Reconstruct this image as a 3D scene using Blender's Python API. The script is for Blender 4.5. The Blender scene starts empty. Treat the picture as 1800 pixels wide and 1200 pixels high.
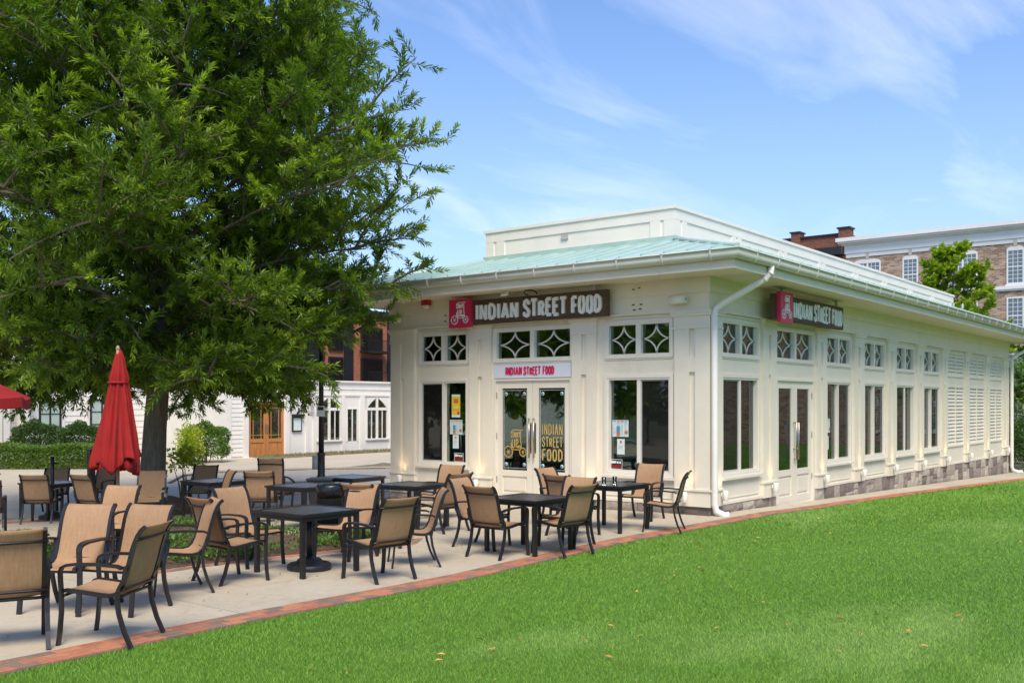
import bpy, bmesh, math, random
import numpy as np
from mathutils import Vector, Matrix
random.seed(7); rng = np.random.default_rng(7)
R = math.radians
SC = bpy.context.scene
COL = SC.collection

# ------------------------------------------------------------------ camera
AZ = R(38.05)
FW = Vector((math.cos(AZ), math.sin(AZ), 0)); RT = Vector((math.sin(AZ), -math.cos(AZ), 0))
CAM = Vector((-15.315, -7.737, 1.88))
cd = bpy.data.cameras.new('camera'); cam = bpy.data.objects.new('camera', cd); COL.objects.link(cam)
cam.location = CAM; cam.rotation_euler = (R(90), 0, AZ - R(90))
cd.sensor_width = 36; cd.lens = 35; cd.shift_y = 111 / 1800; cd.clip_end = 2000; cd.clip_start = 0.1
SC.camera = cam

# ------------------------------------------------------------------ world and sun
SUNDIR = Vector((-0.44, -0.42, 0.80)).normalized()
SKYK = 0.12
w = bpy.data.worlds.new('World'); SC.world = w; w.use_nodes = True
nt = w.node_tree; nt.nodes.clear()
def N(t, typ, **k):
    n = t.nodes.new(typ)
    for a, b in k.items(): setattr(n, a, b)
    return n
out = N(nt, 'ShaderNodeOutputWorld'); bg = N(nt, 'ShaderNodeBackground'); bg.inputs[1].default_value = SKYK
sky = N(nt, 'ShaderNodeTexSky', sky_type='NISHITA', sun_disc=False)
sky.sun_elevation = math.asin(SUNDIR.z); sky.sun_rotation = math.atan2(SUNDIR.x, SUNDIR.y)
sky.air_density = 1.0; sky.dust_density = 0.6; sky.ozone_density = 2.0
tc = N(nt, 'ShaderNodeTexCoord'); sep = N(nt, 'ShaderNodeSeparateXYZ'); nt.links.new(tc.outputs['Generated'], sep.inputs[0])
def M(t, op, a, b=None, c=None, clamp=False):
    n = N(t, 'ShaderNodeMath', operation=op, use_clamp=clamp)
    for i, v in enumerate((a, b, c)):
        if v is None: continue
        if isinstance(v, (int, float)): n.inputs[i].default_value = v
        else: t.links.new(v, n.inputs[i])
    return n.outputs[0]
zz = M(nt, 'ADD', M(nt, 'MAXIMUM', sep.outputs[2], 0.0), 0.10)
comb = N(nt, 'ShaderNodeCombineXYZ')
nt.links.new(M(nt, 'DIVIDE', sep.outputs[0], zz), comb.inputs[0]); nt.links.new(M(nt, 'DIVIDE', sep.outputs[1], zz), comb.inputs[1])
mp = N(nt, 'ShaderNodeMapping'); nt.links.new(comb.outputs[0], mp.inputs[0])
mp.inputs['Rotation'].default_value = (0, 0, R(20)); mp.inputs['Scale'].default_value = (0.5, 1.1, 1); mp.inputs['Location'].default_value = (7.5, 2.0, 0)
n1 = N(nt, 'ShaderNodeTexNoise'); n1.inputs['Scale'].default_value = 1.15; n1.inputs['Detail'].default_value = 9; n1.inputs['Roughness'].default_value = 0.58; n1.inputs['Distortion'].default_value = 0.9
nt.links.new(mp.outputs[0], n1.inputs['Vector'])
n2 = N(nt, 'ShaderNodeTexNoise'); n2.inputs['Scale'].default_value = 0.42; n2.inputs['Detail'].default_value = 3  # broad cloud mask; cover out of view is added for neutral fill light
nt.links.new(mp.outputs[0], n2.inputs['Vector'])
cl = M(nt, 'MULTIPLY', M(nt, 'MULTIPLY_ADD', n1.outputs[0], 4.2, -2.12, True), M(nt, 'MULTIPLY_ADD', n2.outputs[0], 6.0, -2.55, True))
veil = M(nt, 'MULTIPLY', M(nt, 'POWER', M(nt, 'SUBTRACT', 1.0, M(nt, 'MAXIMUM', sep.outputs[2], 0.0)), 4.5), 0.93)
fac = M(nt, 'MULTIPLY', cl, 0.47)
hs = N(nt, 'ShaderNodeHueSaturation'); hs.inputs['Saturation'].default_value = 1.05; hs.inputs['Value'].default_value = 1.0
nt.links.new(sky.outputs[0], hs.inputs['Color'])
tint = N(nt, 'ShaderNodeMix', data_type='RGBA', blend_type='MULTIPLY'); tint.inputs[0].default_value = 1
nt.links.new(hs.outputs[0], tint.inputs[6]); tint.inputs[7].default_value = (0.66, 0.82, 1.04, 1)
mv = N(nt, 'ShaderNodeMix', data_type='RGBA'); nt.links.new(veil, mv.inputs[0]); nt.links.new(tint.outputs[2], mv.inputs[6]); mv.inputs[7].default_value = (3.45, 4.25, 5.4, 1)
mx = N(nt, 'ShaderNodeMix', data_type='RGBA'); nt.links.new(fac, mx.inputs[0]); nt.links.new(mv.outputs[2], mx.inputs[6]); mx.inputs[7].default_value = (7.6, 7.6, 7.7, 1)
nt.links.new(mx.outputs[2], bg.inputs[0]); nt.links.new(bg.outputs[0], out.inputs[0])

sl = bpy.data.lights.new('sun', 'SUN'); sl.energy = 2.6; sl.angle = R(28); sl.color = (1, 0.88, 0.72)
so = bpy.data.objects.new('sun', sl); COL.objects.link(so); so.location = (-10, -10, 30)
so.rotation_euler = SUNDIR.to_track_quat('Z', 'Y').to_euler()
SC.view_settings.view_transform = 'Standard'; SC.view_settings.look = 'None'
SC.view_settings.exposure = 0.80; SC.view_settings.gamma = 1; SC.view_settings.use_curve_mapping = False

# ------------------------------------------------------------------ tagging and mesh helpers
def tag(o, label=None, cat=None, group=None, kind=None):
    if label: o['label'] = label
    if cat: o['category'] = cat
    if group: o['group'] = group
    if kind: o['kind'] = kind
    return o
def empty(name, loc=(0, 0, 0), rz=0, label=None, cat=None, group=None):
    o = bpy.data.objects.new(name, None); COL.objects.link(o); o.location = loc; o.rotation_euler = (0, 0, rz)
    o.empty_display_size = 0.2
    return tag(o, label, cat, group)
def link(name, me, parent=None, loc=(0, 0, 0), rot=(0, 0, 0), mat=None):
    o = bpy.data.objects.new(name, me); COL.objects.link(o); o.location = loc; o.rotation_euler = rot
    if mat and not me.materials: me.materials.append(mat)
    if parent: o.parent = parent
    return o
def copy_tree(o, parent=None):
    c = o.copy(); COL.objects.link(c); c.parent = parent
    for ch in [x for x in o.children]: copy_tree(ch, c)
    return c

def attach(o, p):
    # parent o to p keeping world coordinates (mesh parents here all sit at the world origin)
    o.parent = p; o.matrix_parent_inverse = Matrix.Translation(-p.location) if p.type == 'EMPTY' else Matrix.Identity(4); return o
class MB:
    def __init__(s): s.v = []; s.f = []; s.sm = []
    def add(s, vs, fs, sm=False):
        b = len(s.v); s.v += [tuple(v) for v in vs]; s.f += [tuple(i + b for i in f) for f in fs]; s.sm += [sm] * len(fs); return s
    def box(s, x0, x1, y0, y1, z0, z1, mt=None):
        x0, x1 = sorted((x0, x1)); y0, y1 = sorted((y0, y1)); z0, z1 = sorted((z0, z1))
        vs = [Vector(p) for p in ((x0,y0,z0),(x1,y0,z0),(x1,y1,z0),(x0,y1,z0),(x0,y0,z1),(x1,y0,z1),(x1,y1,z1),(x0,y1,z1))]
        if mt: vs = [mt @ v for v in vs]
        return s.add(vs, [(0,3,2,1),(4,5,6,7),(0,1,5,4),(1,2,6,5),(2,3,7,6),(3,0,4,7)])
    def cbox(s, x0, x1, y0, y1, z0, z1, c=0.006, jit=0.0):
        # box with chamfered top edges
        j = lambda: random.uniform(-jit, jit)
        vs = [(x0,y0,z0),(x1,y0,z0),(x1,y1,z0),(x0,y1,z0),
              (x0,y0,z1-c),(x1,y0,z1-c),(x1,y1,z1-c),(x0,y1,z1-c),
              (x0+c+j(),y0+c+j(),z1+j()),(x1-c+j(),y0+c+j(),z1+j()),(x1-c+j(),y1-c+j(),z1+j()),(x0+c+j(),y1-c+j(),z1+j())]
        fs = [(0,3,2,1),(8,9,10,11)]
        for i in range(4):
            k = (i + 1) % 4; fs += [(i, k, 4 + k, 4 + i), (4 + i, 4 + k, 8 + k, 8 + i)]
        return s.add(vs, fs)
    def tube(s, pts, r, n=8, cap=True, flat=None):
        pts = [Vector(p) for p in pts]; m = len(pts); rr = r if isinstance(r, (list, tuple)) else [r] * m
        vs = []; up = Vector((0, 0, 1)); px = None
        for i, p in enumerate(pts):
            d = (pts[min(i + 1, m - 1)] - pts[max(i - 1, 0)]).normalized()
            if px is None:
                a = up if abs(d.z) < 0.9 else Vector((1, 0, 0)); px = d.cross(a).normalized()
            px = (px - d * px.dot(d)).normalized(); py = d.cross(px)
            for k in range(n):
                t = 2 * math.pi * (k + .5) / n
                vs.append(p + px * (math.cos(t) * rr[i]) + py * (math.sin(t) * rr[i]))
        fs = [(i * n + k, i * n + (k + 1) % n, (i + 1) * n + (k + 1) % n, (i + 1) * n + k) for i in range(m - 1) for k in range(n)]
        s.add(vs, fs, n > 4)
        if cap:
            b = len(s.v) - len(vs); s.f += [tuple(b + k for k in range(n - 1, -1, -1)), tuple(b + (m - 1) * n + k for k in range(n))]; s.sm += [False, False]
        return s
    def bar(s, pts, wx, t):
        # flat bar bent in the YZ plane: wx = width along X, t = thickness in plane. pts = (x, y, z)
        pts = [Vector(p) for p in pts]; m = len(pts); vs = []
        for i, p in enumerate(pts):
            d = (pts[min(i + 1, m - 1)] - pts[max(i - 1, 0)]).normalized(); X = Vector((1, 0, 0)); nn = d.cross(X).normalized()
            for a, b in ((-1, -1), (1, -1), (1, 1), (-1, 1)): vs.append(p + X * (a * wx / 2) + nn * (b * t / 2))
        fs = [(i * 4 + k, i * 4 + (k + 1) % 4, i * 4 + 4 + (k + 1) % 4, i * 4 + 4 + k) for i in range(m - 1) for k in range(4)]
        fs += [(3, 2, 1, 0), tuple((m - 1) * 4 + k for k in range(4))]
        return s.add(vs, fs)
    def lathe(s, prof, n=16, c=(0, 0, 0), sm=True):
        vs = []; m = len(prof)
        for r, z in prof:
            for k in range(n):
                t = 2 * math.pi * k / n; vs.append((c[0] + r * math.cos(t), c[1] + r * math.sin(t), c[2] + z))
        fs = [(i * n + k, i * n + (k + 1) % n, (i + 1) * n + (k + 1) % n, (i + 1) * n + k) for i in range(m - 1) for k in range(n)]
        fs += [tuple(range(n - 1, -1, -1)), tuple((m - 1) * n + k for k in range(n))]
        return s.add(vs, fs, sm)
    def prism(s, poly, z0, z1):
        n = len(poly); vs = [(x, y, z0) for x, y in poly] + [(x, y, z1) for x, y in poly]
        return s.add(vs, [tuple(range(n - 1, -1, -1)), tuple(range(n, 2 * n))] + [(i, (i + 1) % n, n + (i + 1) % n, n + i) for i in range(n)])
    def mesh(s, name, mat=None):
        me = bpy.data.meshes.new(name); me.from_pydata(s.v, [], s.f)
        me.polygons.foreach_set('use_smooth', s.sm)
        if mat: me.materials.append(mat)
        me.update(); return me
    def build(s, name, mat, parent=None, **k):
        o = link(name, s.mesh(name, mat), parent); return tag(o, **k)
    def xf(s, mt):
        s.v = [tuple(mt @ Vector(v)) for v in s.v]; return s

def np_mesh(name, V, F, mat, attr=None):
    me = bpy.data.meshes.new(name); me.vertices.add(len(V)); me.vertices.foreach_set('co', V.astype(np.float32).ravel())
    k = F.shape[1]; me.loops.add(F.size); me.loops.foreach_set('vertex_index', F.astype(np.int32).ravel())
    me.polygons.add(len(F)); me.polygons.foreach_set('loop_start', np.arange(0, F.size, k, dtype=np.int32))
    try: me.polygons.foreach_set('loop_total', np.full(len(F), k, dtype=np.int32))
    except Exception: pass
    if attr is not None:
        a = me.attributes.new('tone', 'FLOAT', 'POINT'); a.data.foreach_set('value', attr.astype(np.float32))
    me.update(calc_edges=True); me.materials.append(mat); return me

# ------------------------------------------------------------------ terrain
def lerp(t, xs, ys):
    if t <= xs[0]: return ys[0]
    for i in range(len(xs) - 1):
        if t <= xs[i + 1]: return ys[i] + (t - xs[i]) / (xs[i + 1] - xs[i]) * (ys[i + 1] - ys[i])
    return ys[-1]
def zg(x, y):
    gx = lerp(x, [-14, -7, 1, 23, 60], [.15, 0, 0, -.5, -.9])
    if x > 1: gx *= min(1, max(0, (17 - y) / 8))
    if x < -7: gx *= min(1, max(0, (9 - y) / 6))
    return gx + lerp(y, [1, 3, 6, 12, 28, 90], [0, -.04, -.11, -.33, -.42, -.6])
def ye(x): return lerp(x, [-40, -14, -10, -8, -6, -3.5, -1, 2.6, 8, 12.5, 17, 24, 60], [-3.5, -1.16, -.82, -.76, -.63, -.52, -.62, -.77, -.88, -1.06, -1.3, -1.7, -4])
BW = .30
def sheet(name, poly, mat, dz=0.0, thick=0.06, parent=None, step=1.0, mound=None, **k):
    bm = bmesh.new(); vs = [bm.verts.new((x, y, 0)) for x, y in poly]; bm.faces.new(vs)
    xs = [p[0] for p in poly]; ys = [p[1] for p in poly]
    for ax, lo, hi in ((0, min(xs), max(xs)), (1, min(ys), max(ys))):
        t = math.ceil(lo / step) * step
        while t < hi:
            co = [0, 0, 0]; co[ax] = t; no = [0, 0, 0]; no[ax] = 1
            bmesh.ops.bisect_plane(bm, geom=bm.verts[:] + bm.edges[:] + bm.faces[:], plane_co=co, plane_no=no, dist=1e-5)
            t += step
    bnd = {v for e in bm.edges if e.is_boundary for v in e.verts}
    if thick:
        r = bmesh.ops.extrude_edge_only(bm, edges=[e for e in bm.edges if e.is_boundary])
        low = {v for v in r['geom'] if isinstance(v, bmesh.types.BMVert)}
    else: low = set()
    for v in bm.verts:
        h = zg(v.co.x, v.co.y) + dz
        if v in low: h -= thick
        elif mound and v not in bnd: h += mound(v.co.x, v.co.y)
        v.co.z = h
    bmesh.ops.recalc_face_normals(bm, faces=bm.faces[:])
    if sum(f.normal.z * f.calc_area() for f in bm.faces) < 0: bmesh.ops.reverse_faces(bm, faces=bm.faces[:])
    me = bpy.data.meshes.new(name); bm.to_mesh(me); bm.free(); me.materials.append(mat)
    return tag(link(name, me, parent), **k)

# ------------------------------------------------------------------ materials
def mk(name):
    m = bpy.data.materials.new(name); m.use_nodes = True; t = m.node_tree; t.nodes.clear()
    return m, t, N(t, 'ShaderNodeOutputMaterial')
def noise(t, scale, detail=4, rough=.55, vec=None, dist=0):
    n = N(t, 'ShaderNodeTexNoise'); n.inputs['Scale'].default_value = scale; n.inputs['Detail'].default_value = detail; n.inputs['Roughness'].default_value = rough; n.inputs['Distortion'].default_value = dist
    if vec is not None: t.links.new(vec, n.inputs['Vector'])
    return n.outputs[0]
def coords(t, kind='Object', scale=None):
    c = N(t, 'ShaderNodeTexCoord').outputs[kind]
    if scale:
        m = N(t, 'ShaderNodeMapping'); m.inputs['Scale'].default_value = scale; t.links.new(c, m.inputs[0]); c = m.outputs[0]
    return c
def geo_pos(t, scale=None):
    c = N(t, 'ShaderNodeNewGeometry').outputs['Position']
    if scale:
        m = N(t, 'ShaderNodeMapping'); m.inputs['Scale'].default_value = scale; t.links.new(c, m.inputs[0]); c = m.outputs[0]
    return c
def ramp(t, fac, stops, interp='LINEAR'):
    r = N(t, 'ShaderNodeValToRGB'); e = r.color_ramp.elements; r.color_ramp.interpolation = interp
    while len(e) < len(stops): e.new(0.5)
    for i, (p, c) in enumerate(stops): e[i].position = p; e[i].color = (*c, 1) if len(c) == 3 else c
    t.links.new(fac, r.inputs[0]); return r.outputs[0]
def mixc(t, f, a, b, mode='MIX'):
    n = N(t, 'ShaderNodeMix', data_type='RGBA', blend_type=mode)
    for i, v in ((0, f), (6, a), (7, b)):
        if isinstance(v, (int, float)): n.inputs[i].default_value = v
        elif isinstance(v, tuple): n.inputs[i].default_value = (*v, 1)
        else: t.links.new(v, n.inputs[i])
    return n.outputs[2]
def bump(t, h, strength=.3, dist=.01):
    b = N(t, 'ShaderNodeBump'); b.inputs['Strength'].default_value = strength; b.inputs['Distance'].default_value = dist; t.links.new(h, b.inputs['Height']); return b.outputs[0]
def prin(t, out, col, rough=.6, metal=0, nrm=None, spec=None, coat=0):
    p = N(t, 'ShaderNodeBsdfPrincipled')
    for k, v in (('Base Color', col), ('Roughness', rough), ('Metallic', metal)):
        if isinstance(v, tuple): p.inputs[k].default_value = (*v, 1)
        elif isinstance(v, (int, float)): p.inputs[k].default_value = v
        else: t.links.new(v, p.inputs[k])
    if spec is not None: p.inputs['Specular IOR Level'].default_value = spec
    if coat: p.inputs['Coat Weight'].default_value = coat
    if nrm is not None: t.links.new(nrm, p.inputs['Normal'])
    t.links.new(p.outputs[0], out.inputs[0]); return p
def mat(name, col, rough=.6, var=.12, scale=3, bs=0, bscale=60, metal=0, orand=0, spec=None, dirt=0, sc=None):
    m, t, o = mk(name); c = geo_pos(t, sc); f = noise(t, scale, 6, .6, c)
    a = tuple(max(0, x * (1 - var)) for x in col); b = tuple(min(1, x * (1 + var)) for x in col)
    k = ramp(t, f, [(.3, a), (.7, b)])
    if orand:
        oi = N(t, 'ShaderNodeObjectInfo').outputs['Random']
        k = mixc(t, 1.0, k, ramp(t, oi, [(0, (1 - orand,) * 3), (1, (1 + orand,) * 3)]), 'MULTIPLY')
    if dirt:
        d = noise(t, .9, 8, .7, geo_pos(t, (1, 1, .35))); k = mixc(t, M(t, 'MULTIPLY', M(t, 'MULTIPLY_ADD', d, 4, -2.2, True), dirt), k, tuple(x * .55 for x in col))
    nb = bump(t, noise(t, bscale, 5, .6, c), bs, .01) if bs else None
    prin(t, o, k, rough, metal, nb, spec); return m

M_cream = mat('cream_paint', (.76, .70, .565), .5, .045, 1.5, .06, 40, dirt=.22)
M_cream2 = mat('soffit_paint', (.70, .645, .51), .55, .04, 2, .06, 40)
M_white = mat('white_paint', (.78, .75, .68), .5, .05, 1.5, .05, 40, dirt=.12)
M_gutter = mat('gutter_enamel', (.58, .59, .53), .3, .07, 3, .03, 12, dirt=.25)
M_black = mat('black_powder_coat', (.014, .014, .016), .38, .2, 20, .05, 200)
M_blackplastic = mat('black_plastic', (.018, .018, .02), .45, .3, 12, .15, 60)
M_tabletop = mat('dark_tabletop', (.050, .052, .056), .27, .45, 14, .12, 70)
M_mulch = mat('mulch', (.105, .066, .042), .95, .6, 26, 1.0, 45)
M_bark = None
M_steel = mat('brushed_steel', (.42, .39, .35), .3, .1, 10, .05, 100, metal=1)
M_grey = mat('grey_plastic', (.42, .42, .41), .5, .08, 10)
M_red = mat('red_enamel', (.42, .02, .02), .35, .06, 8)
M_signred = mat('sign_crimson', (.58, .022, .085), .42, .05, 5)
M_letter = mat('sign_letter_white', (.80, .80, .76), .5, .05, 12, .05, 60)
M_pink = mat('crimson_letter', (.60, .015, .09), .4, .04, 9)
M_panelw = mat('sign_panel_grey_white', (.68, .70, .76), .4, .03, 3)
M_gold = mat('gold_decal', (.50, .36, .12), .4, .2, 15)
M_frame = mat('window_frame_cream', (.76, .71, .60), .4, .03, 4)
M_paper = mat('paper', (.62, .72, .68), .7, .05, 12)
M_yellow = mat('poster_yellow', (.72, .52, .03), .6, .05, 9)
M_blue = mat('print_blue', (.06, .28, .5), .6, .1, 9)
M_orange = mat('print_orange', (.55, .16, .05), .6, .2, 9)
M_int = mat('interior_plaster', (.36, .38, .32), .8, .2, 2)
M_intfloor = mat('interior_floor', (.16, .13, .10), .5, .3, 3)
M_intwarm = mat('interior_wood', (.12, .055, .025), .5, .3, 5)
M_asph = mat('asphalt', (.33, .30, .25), .9, .2, 9, .5, 90)
M_soil = mat('soil', (.16, .14, .08), .95, .5, 6, .6, 40)
M_hotelwhite = mat('cornice_white', (.70, .70, .70), .5, .05, .6)
M_dkred = mat('umbrella_red', (.30, .009, .007), .9, .16, 3, .25, 250)
M_cord = M_black
M_bulb, t, o = mk('lamp_glow'); e = N(t, 'ShaderNodeEmission'); e.inputs[0].default_value = (1, .62, .3, 1); e.inputs[1].default_value = 14; t.links.new(e.outputs[0], o.inputs[0])

def m_concrete():
    m, t, o = mk('concrete'); c = geo_pos(t)
    a = noise(t, .55, 8, .65, c); b = noise(t, 9, 6, .7, c); d = noise(t, 2.2, 7, .7, c, .6)
    k = ramp(t, a, [(.3, (.40, .345, .25)), (.7, (.50, .435, .32))])
    k = mixc(t, M(t, 'MULTIPLY_ADD', b, 1.6, -.62, True), k, (.55, .49, .375))
    k = mixc(t, M(t, 'MULTIPLY_ADD', d, 3.6, -1.95, True), k, (.29, .24, .165))
    vo = N(t, 'ShaderNodeTexVoronoi'); vo.inputs['Scale'].default_value = 1.6; t.links.new(c, vo.inputs['Vector'])
    k = mixc(t, M(t, 'MULTIPLY', M(t, 'LESS_THAN', vo.outputs['Distance'], .035), .6), k, (.16, .12, .07))
    oi = N(t, 'ShaderNodeObjectInfo').outputs['Random']; k = mixc(t, 1.0, k, ramp(t, oi, [(0, (.93,) * 3), (1, (1.05,) * 3)]), 'MULTIPLY')
    prin(t, o, k, .88, 0, bump(t, noise(t, 120, 4, .7, c), .35, .004)); return m
M_conc = m_concrete()
M_joint = mat('joint_grout', (.17, .15, .12), .95, .3, 20)
def m_brick(name, cols, s=30):
    m, t, o = mk(name); oi = N(t, 'ShaderNodeObjectInfo').outputs['Random']; c = geo_pos(t)
    n = len(cols); k = ramp(t, oi, [(i / n, cc) for i, cc in enumerate(cols)], 'CONSTANT')
    k = mixc(t, M(t, 'MULTIPLY_ADD', noise(t, s, 6, .7, c), 2.2, -.8, True), k, mixc(t, .5, k, (.12, .075, .05)))
    prin(t, o, k, .85, 0, bump(t, noise(t, 140, 4, .7, c), .5, .004)); return m
M_brick = m_brick('clay_paver', [(.47, .18, .09), (.42, .15, .08), (.27, .17, .115), (.51, .21, .11), (.23, .15, .11), (.46, .18, .10), (.36, .17, .105)], 14)
M_brick_i = None
def m_islandbrick():
    m, t, o = mk('clay_paver_joined'); oi = N(t, 'ShaderNodeNewGeometry').outputs['Random Per Island']; c = geo_pos(t)
    k = ramp(t, oi, [(0, (.46, .15, .07)), (.3, (.36, .12, .06)), (.5, (.25, .14, .09)), (.7, (.5, .18, .085))], 'CONSTANT')
    prin(t, o, k, .85, 0, bump(t, noise(t, 140, 4, .7, c), .4, .004)); return m
M_brick_i = m_islandbrick()
def m_stone():
    m, t, o = mk('split_face_stone'); oi = N(t, 'ShaderNodeObjectInfo').outputs['Random']; c = geo_pos(t)
    k = ramp(t, oi, [(0, (.22, .18, .155)), (.2, (.52, .46, .37)), (.4, (.32, .27, .23)), (.6, (.42, .36, .29)), (.8, (.56, .50, .40))], 'CONSTANT')
    k = mixc(t, M(t, 'MULTIPLY_ADD', noise(t, 7, 7, .7, c), 2.4, -.9, True), k, mixc(t, .55, k, (.16, .12, .09)))
    prin(t, o, k, .9, 0, bump(t, noise(t, 16, 7, .7, c, .5), .9, .03)); return m
M_stone = m_stone()
def m_sling():
    m, t, o = mk('woven_sling'); c = coords(t)
    wv = noise(t, 1, 3, .6, coords(t, 'Object', (70, 9, 9))); wv2 = noise(t, 1, 3, .6, coords(t, 'Object', (7, 60, 60)))
    k = mixc(t, M(t, 'MULTIPLY_ADD', wv, 1.8, -.45, True), (.46, .285, .145), (.62, .41, .235))
    k = mixc(t, M(t, 'MULTIPLY', M(t, 'MULTIPLY_ADD', wv2, 1.8, -.45, True), .45), k, (.64, .42, .24))
    oi = N(t, 'ShaderNodeObjectInfo').outputs['Random']; k = mixc(t, 1.0, k, ramp(t, oi, [(0, (.86, .84, .82)), (1, (1.08, 1.08, 1.08))]), 'MULTIPLY'); k = mixc(t, M(t, 'MULTIPLY', M(t, 'MULTIPLY_ADD', noise(t, 5, 6, .7, geo_pos(t)), 4, -2.1, True), .35), k, (.30, .17, .08))
    p = prin(t, o, k, .75, 0, bump(t, noise(t, 1, 2, .5, coords(t, 'Object', (260, 260, 260))), .35, .002))
    tr = N(t, 'ShaderNodeBsdfTranslucent'); t.links.new(mixc(t, 1.0, k, (1.0, .72, .36), 'MULTIPLY'), tr.inputs[0]); mxs = N(t, 'ShaderNodeMixShader'); mxs.inputs[0].default_value = .36
    t.links.new(p.outputs[0], mxs.inputs[1]); t.links.new(tr.outputs[0], mxs.inputs[2]); t.links.new(mxs.outputs[0], o.inputs[0]); return m
M_sling = m_sling()
def m_teal():
    m, t, o = mk('patina_metal'); c = geo_pos(t)
    k = ramp(t, noise(t, 1.2, 6, .65, c), [(.3, (.37, .52, .475)), (.7, (.47, .61, .565))])
    prin(t, o, k, .42, .1, bump(t, noise(t, 3, 3, .5, c), .08, .02)); return m
M_teal = m_teal()
def m_wood(name, a, b, rough=.5, ax=(2, 40, 40)):
    m, t, o = mk(name); c = geo_pos(t, ax); f = noise(t, 1, 7, .65, c, .8)
    prin(t, o, ramp(t, f, [(.3, a), (.7, b)]), rough, 0, bump(t, f, .25, .004)); return m
M_signwoodL = m_wood('sign_wood_left', (.045, .026, .014), (.13, .072, .036), .6, (40, 1.5, 22))
M_signwoodR = m_wood('sign_wood_right', (.045, .026, .014), (.13, .072, .036), .6, (1.5, 40, 22))
M_doorwood = m_wood('door_wood', (.36, .13, .035), (.62, .27, .085), .35, (30, 30, 2))
M_bench = m_wood('pole_wood', (.28, .18, .09), (.42, .30, .17), .5, (30, 30, 2))
def m_glass(name, tint, base=.06, ior=1.5, dark=0):
    m, t, o = mk(name); g = N(t, 'ShaderNodeBsdfGlossy'); g.inputs['Roughness'].default_value = .015; g.inputs[0].default_value = (.9, .95, .95, 1)
    tr = N(t, 'ShaderNodeBsdfTransparent'); tr.inputs[0].default_value = (*tint, 1)
    fr = N(t, 'ShaderNodeFresnel'); fr.inputs[0].default_value = ior
    nb = bump(t, noise(t, 1.3, 2, .5, geo_pos(t)), .06, .05); t.links.new(nb, g.inputs['Normal'])
    f = M(t, 'ADD', fr.outputs[0], base, None, True); mxs = N(t, 'ShaderNodeMixShader'); t.links.new(f, mxs.inputs[0])
    first = tr.outputs[0]
    if dark:
        df = N(t, 'ShaderNodeBsdfDiffuse'); df.inputs[0].default_value = (.022, .022, .021, 1); m2 = N(t, 'ShaderNodeMixShader'); m2.inputs[0].default_value = dark
        t.links.new(tr.outputs[0], m2.inputs[1]); t.links.new(df.outputs[0], m2.inputs[2]); first = m2.outputs[0]
    t.links.new(first, mxs.inputs[1]); t.links.new(g.outputs[0], mxs.inputs[2]); t.links.new(mxs.outputs[0], o.inputs[0]); return m
M_glass = m_glass('clear_glass', (.62, .74, .68), .07, 1.5)
M_screen = m_glass('insect_screen', (.5, .5, .5), .03, 1.35, .55)
M_glassdk = m_glass('far_glass', (.35, .42, .42), .16, 1.6, .4)
M_tumbler = m_glass('tumbler_glass', (.9, .93, .92), .04, 1.45)
def m_leaf(name, a, b, tipc, rough=.5, trans=.35):
    m, t, o = mk(name); ri = N(t, 'ShaderNodeNewGeometry').outputs['Random Per Island']
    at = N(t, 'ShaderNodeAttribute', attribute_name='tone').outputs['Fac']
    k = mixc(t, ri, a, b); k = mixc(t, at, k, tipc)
    p = prin(t, o, k, rough, 0, None, .35); tr = N(t, 'ShaderNodeBsdfTranslucent'); t.links.new(mixc(t, 1.0, k, (1.35, 1.5, .55), 'MULTIPLY'), tr.inputs[0])
    mxs = N(t, 'ShaderNodeMixShader'); mxs.inputs[0].default_value = trans
    t.links.new(p.outputs[0], mxs.inputs[1]); t.links.new(tr.outputs[0], mxs.inputs[2]); t.links.new(mxs.outputs[0], o.inputs[0]); return m
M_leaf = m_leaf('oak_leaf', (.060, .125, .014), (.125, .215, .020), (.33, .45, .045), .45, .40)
M_leafbright = m_leaf('maple_leaf', (.16, .27, .02), (.28, .40, .03), (.42, .50, .05), .5, .4)
M_leafhedge = m_leaf('hedge_leaf', (.05, .12, .02), (.10, .20, .03), (.22, .34, .06), .5, .3)
M_leafdark = m_leaf('dark_leaf', (.03, .07, .018), (.055, .12, .025), (.12, .2, .04), .5, .25)
M_leafyel = m_leaf('sapling_leaf', (.16, .30, .02), (.30, .40, .03), (.60, .55, .05), .5, .4)
def m_bark():
    m, t, o = mk('bark'); f = noise(t, 1, 8, .7, geo_pos(t, (22, 22, 3.2)), .6)
    prin(t, o, ramp(t, f, [(.3, (.07, .058, .042)), (.7, (.21, .18, .13))]), .9, 0, bump(t, f, .9, .03)); return m
M_bark = m_bark()
def m_turf(name, gain):
    m, t, o = mk(name); c = geo_pos(t); ri = N(t, 'ShaderNodeNewGeometry').outputs['Random Per Island']
    k = mixc(t, ri, (.105 * gain, .24 * gain, .017 * gain), (.185 * gain, .355 * gain, .038 * gain))
    s = noise(t, .20, 5, .62, geo_pos(t, (.8, 2.6, 1)), .5); k = mixc(t, M(t, 'MULTIPLY_ADD', s, 3.4, -1.75, True), k, (.31 * gain, .47 * gain, .11 * gain))
    s2 = noise(t, 2.3, 5, .65, c); k = mixc(t, M(t, 'MULTIPLY', M(t, 'MULTIPLY_ADD', s2, 2.5, -1.0, True), .35), k, (.085 * gain, .19 * gain, .022 * gain))
    prin(t, o, k, .6, 0, None if gain > .9 else bump(t, noise(t, 260, 3, .7, c), .8, .01), .3); return m
M_blade = m_turf('turf_blade', 1.0); M_turf = m_turf('turf_backing', .8)
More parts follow.
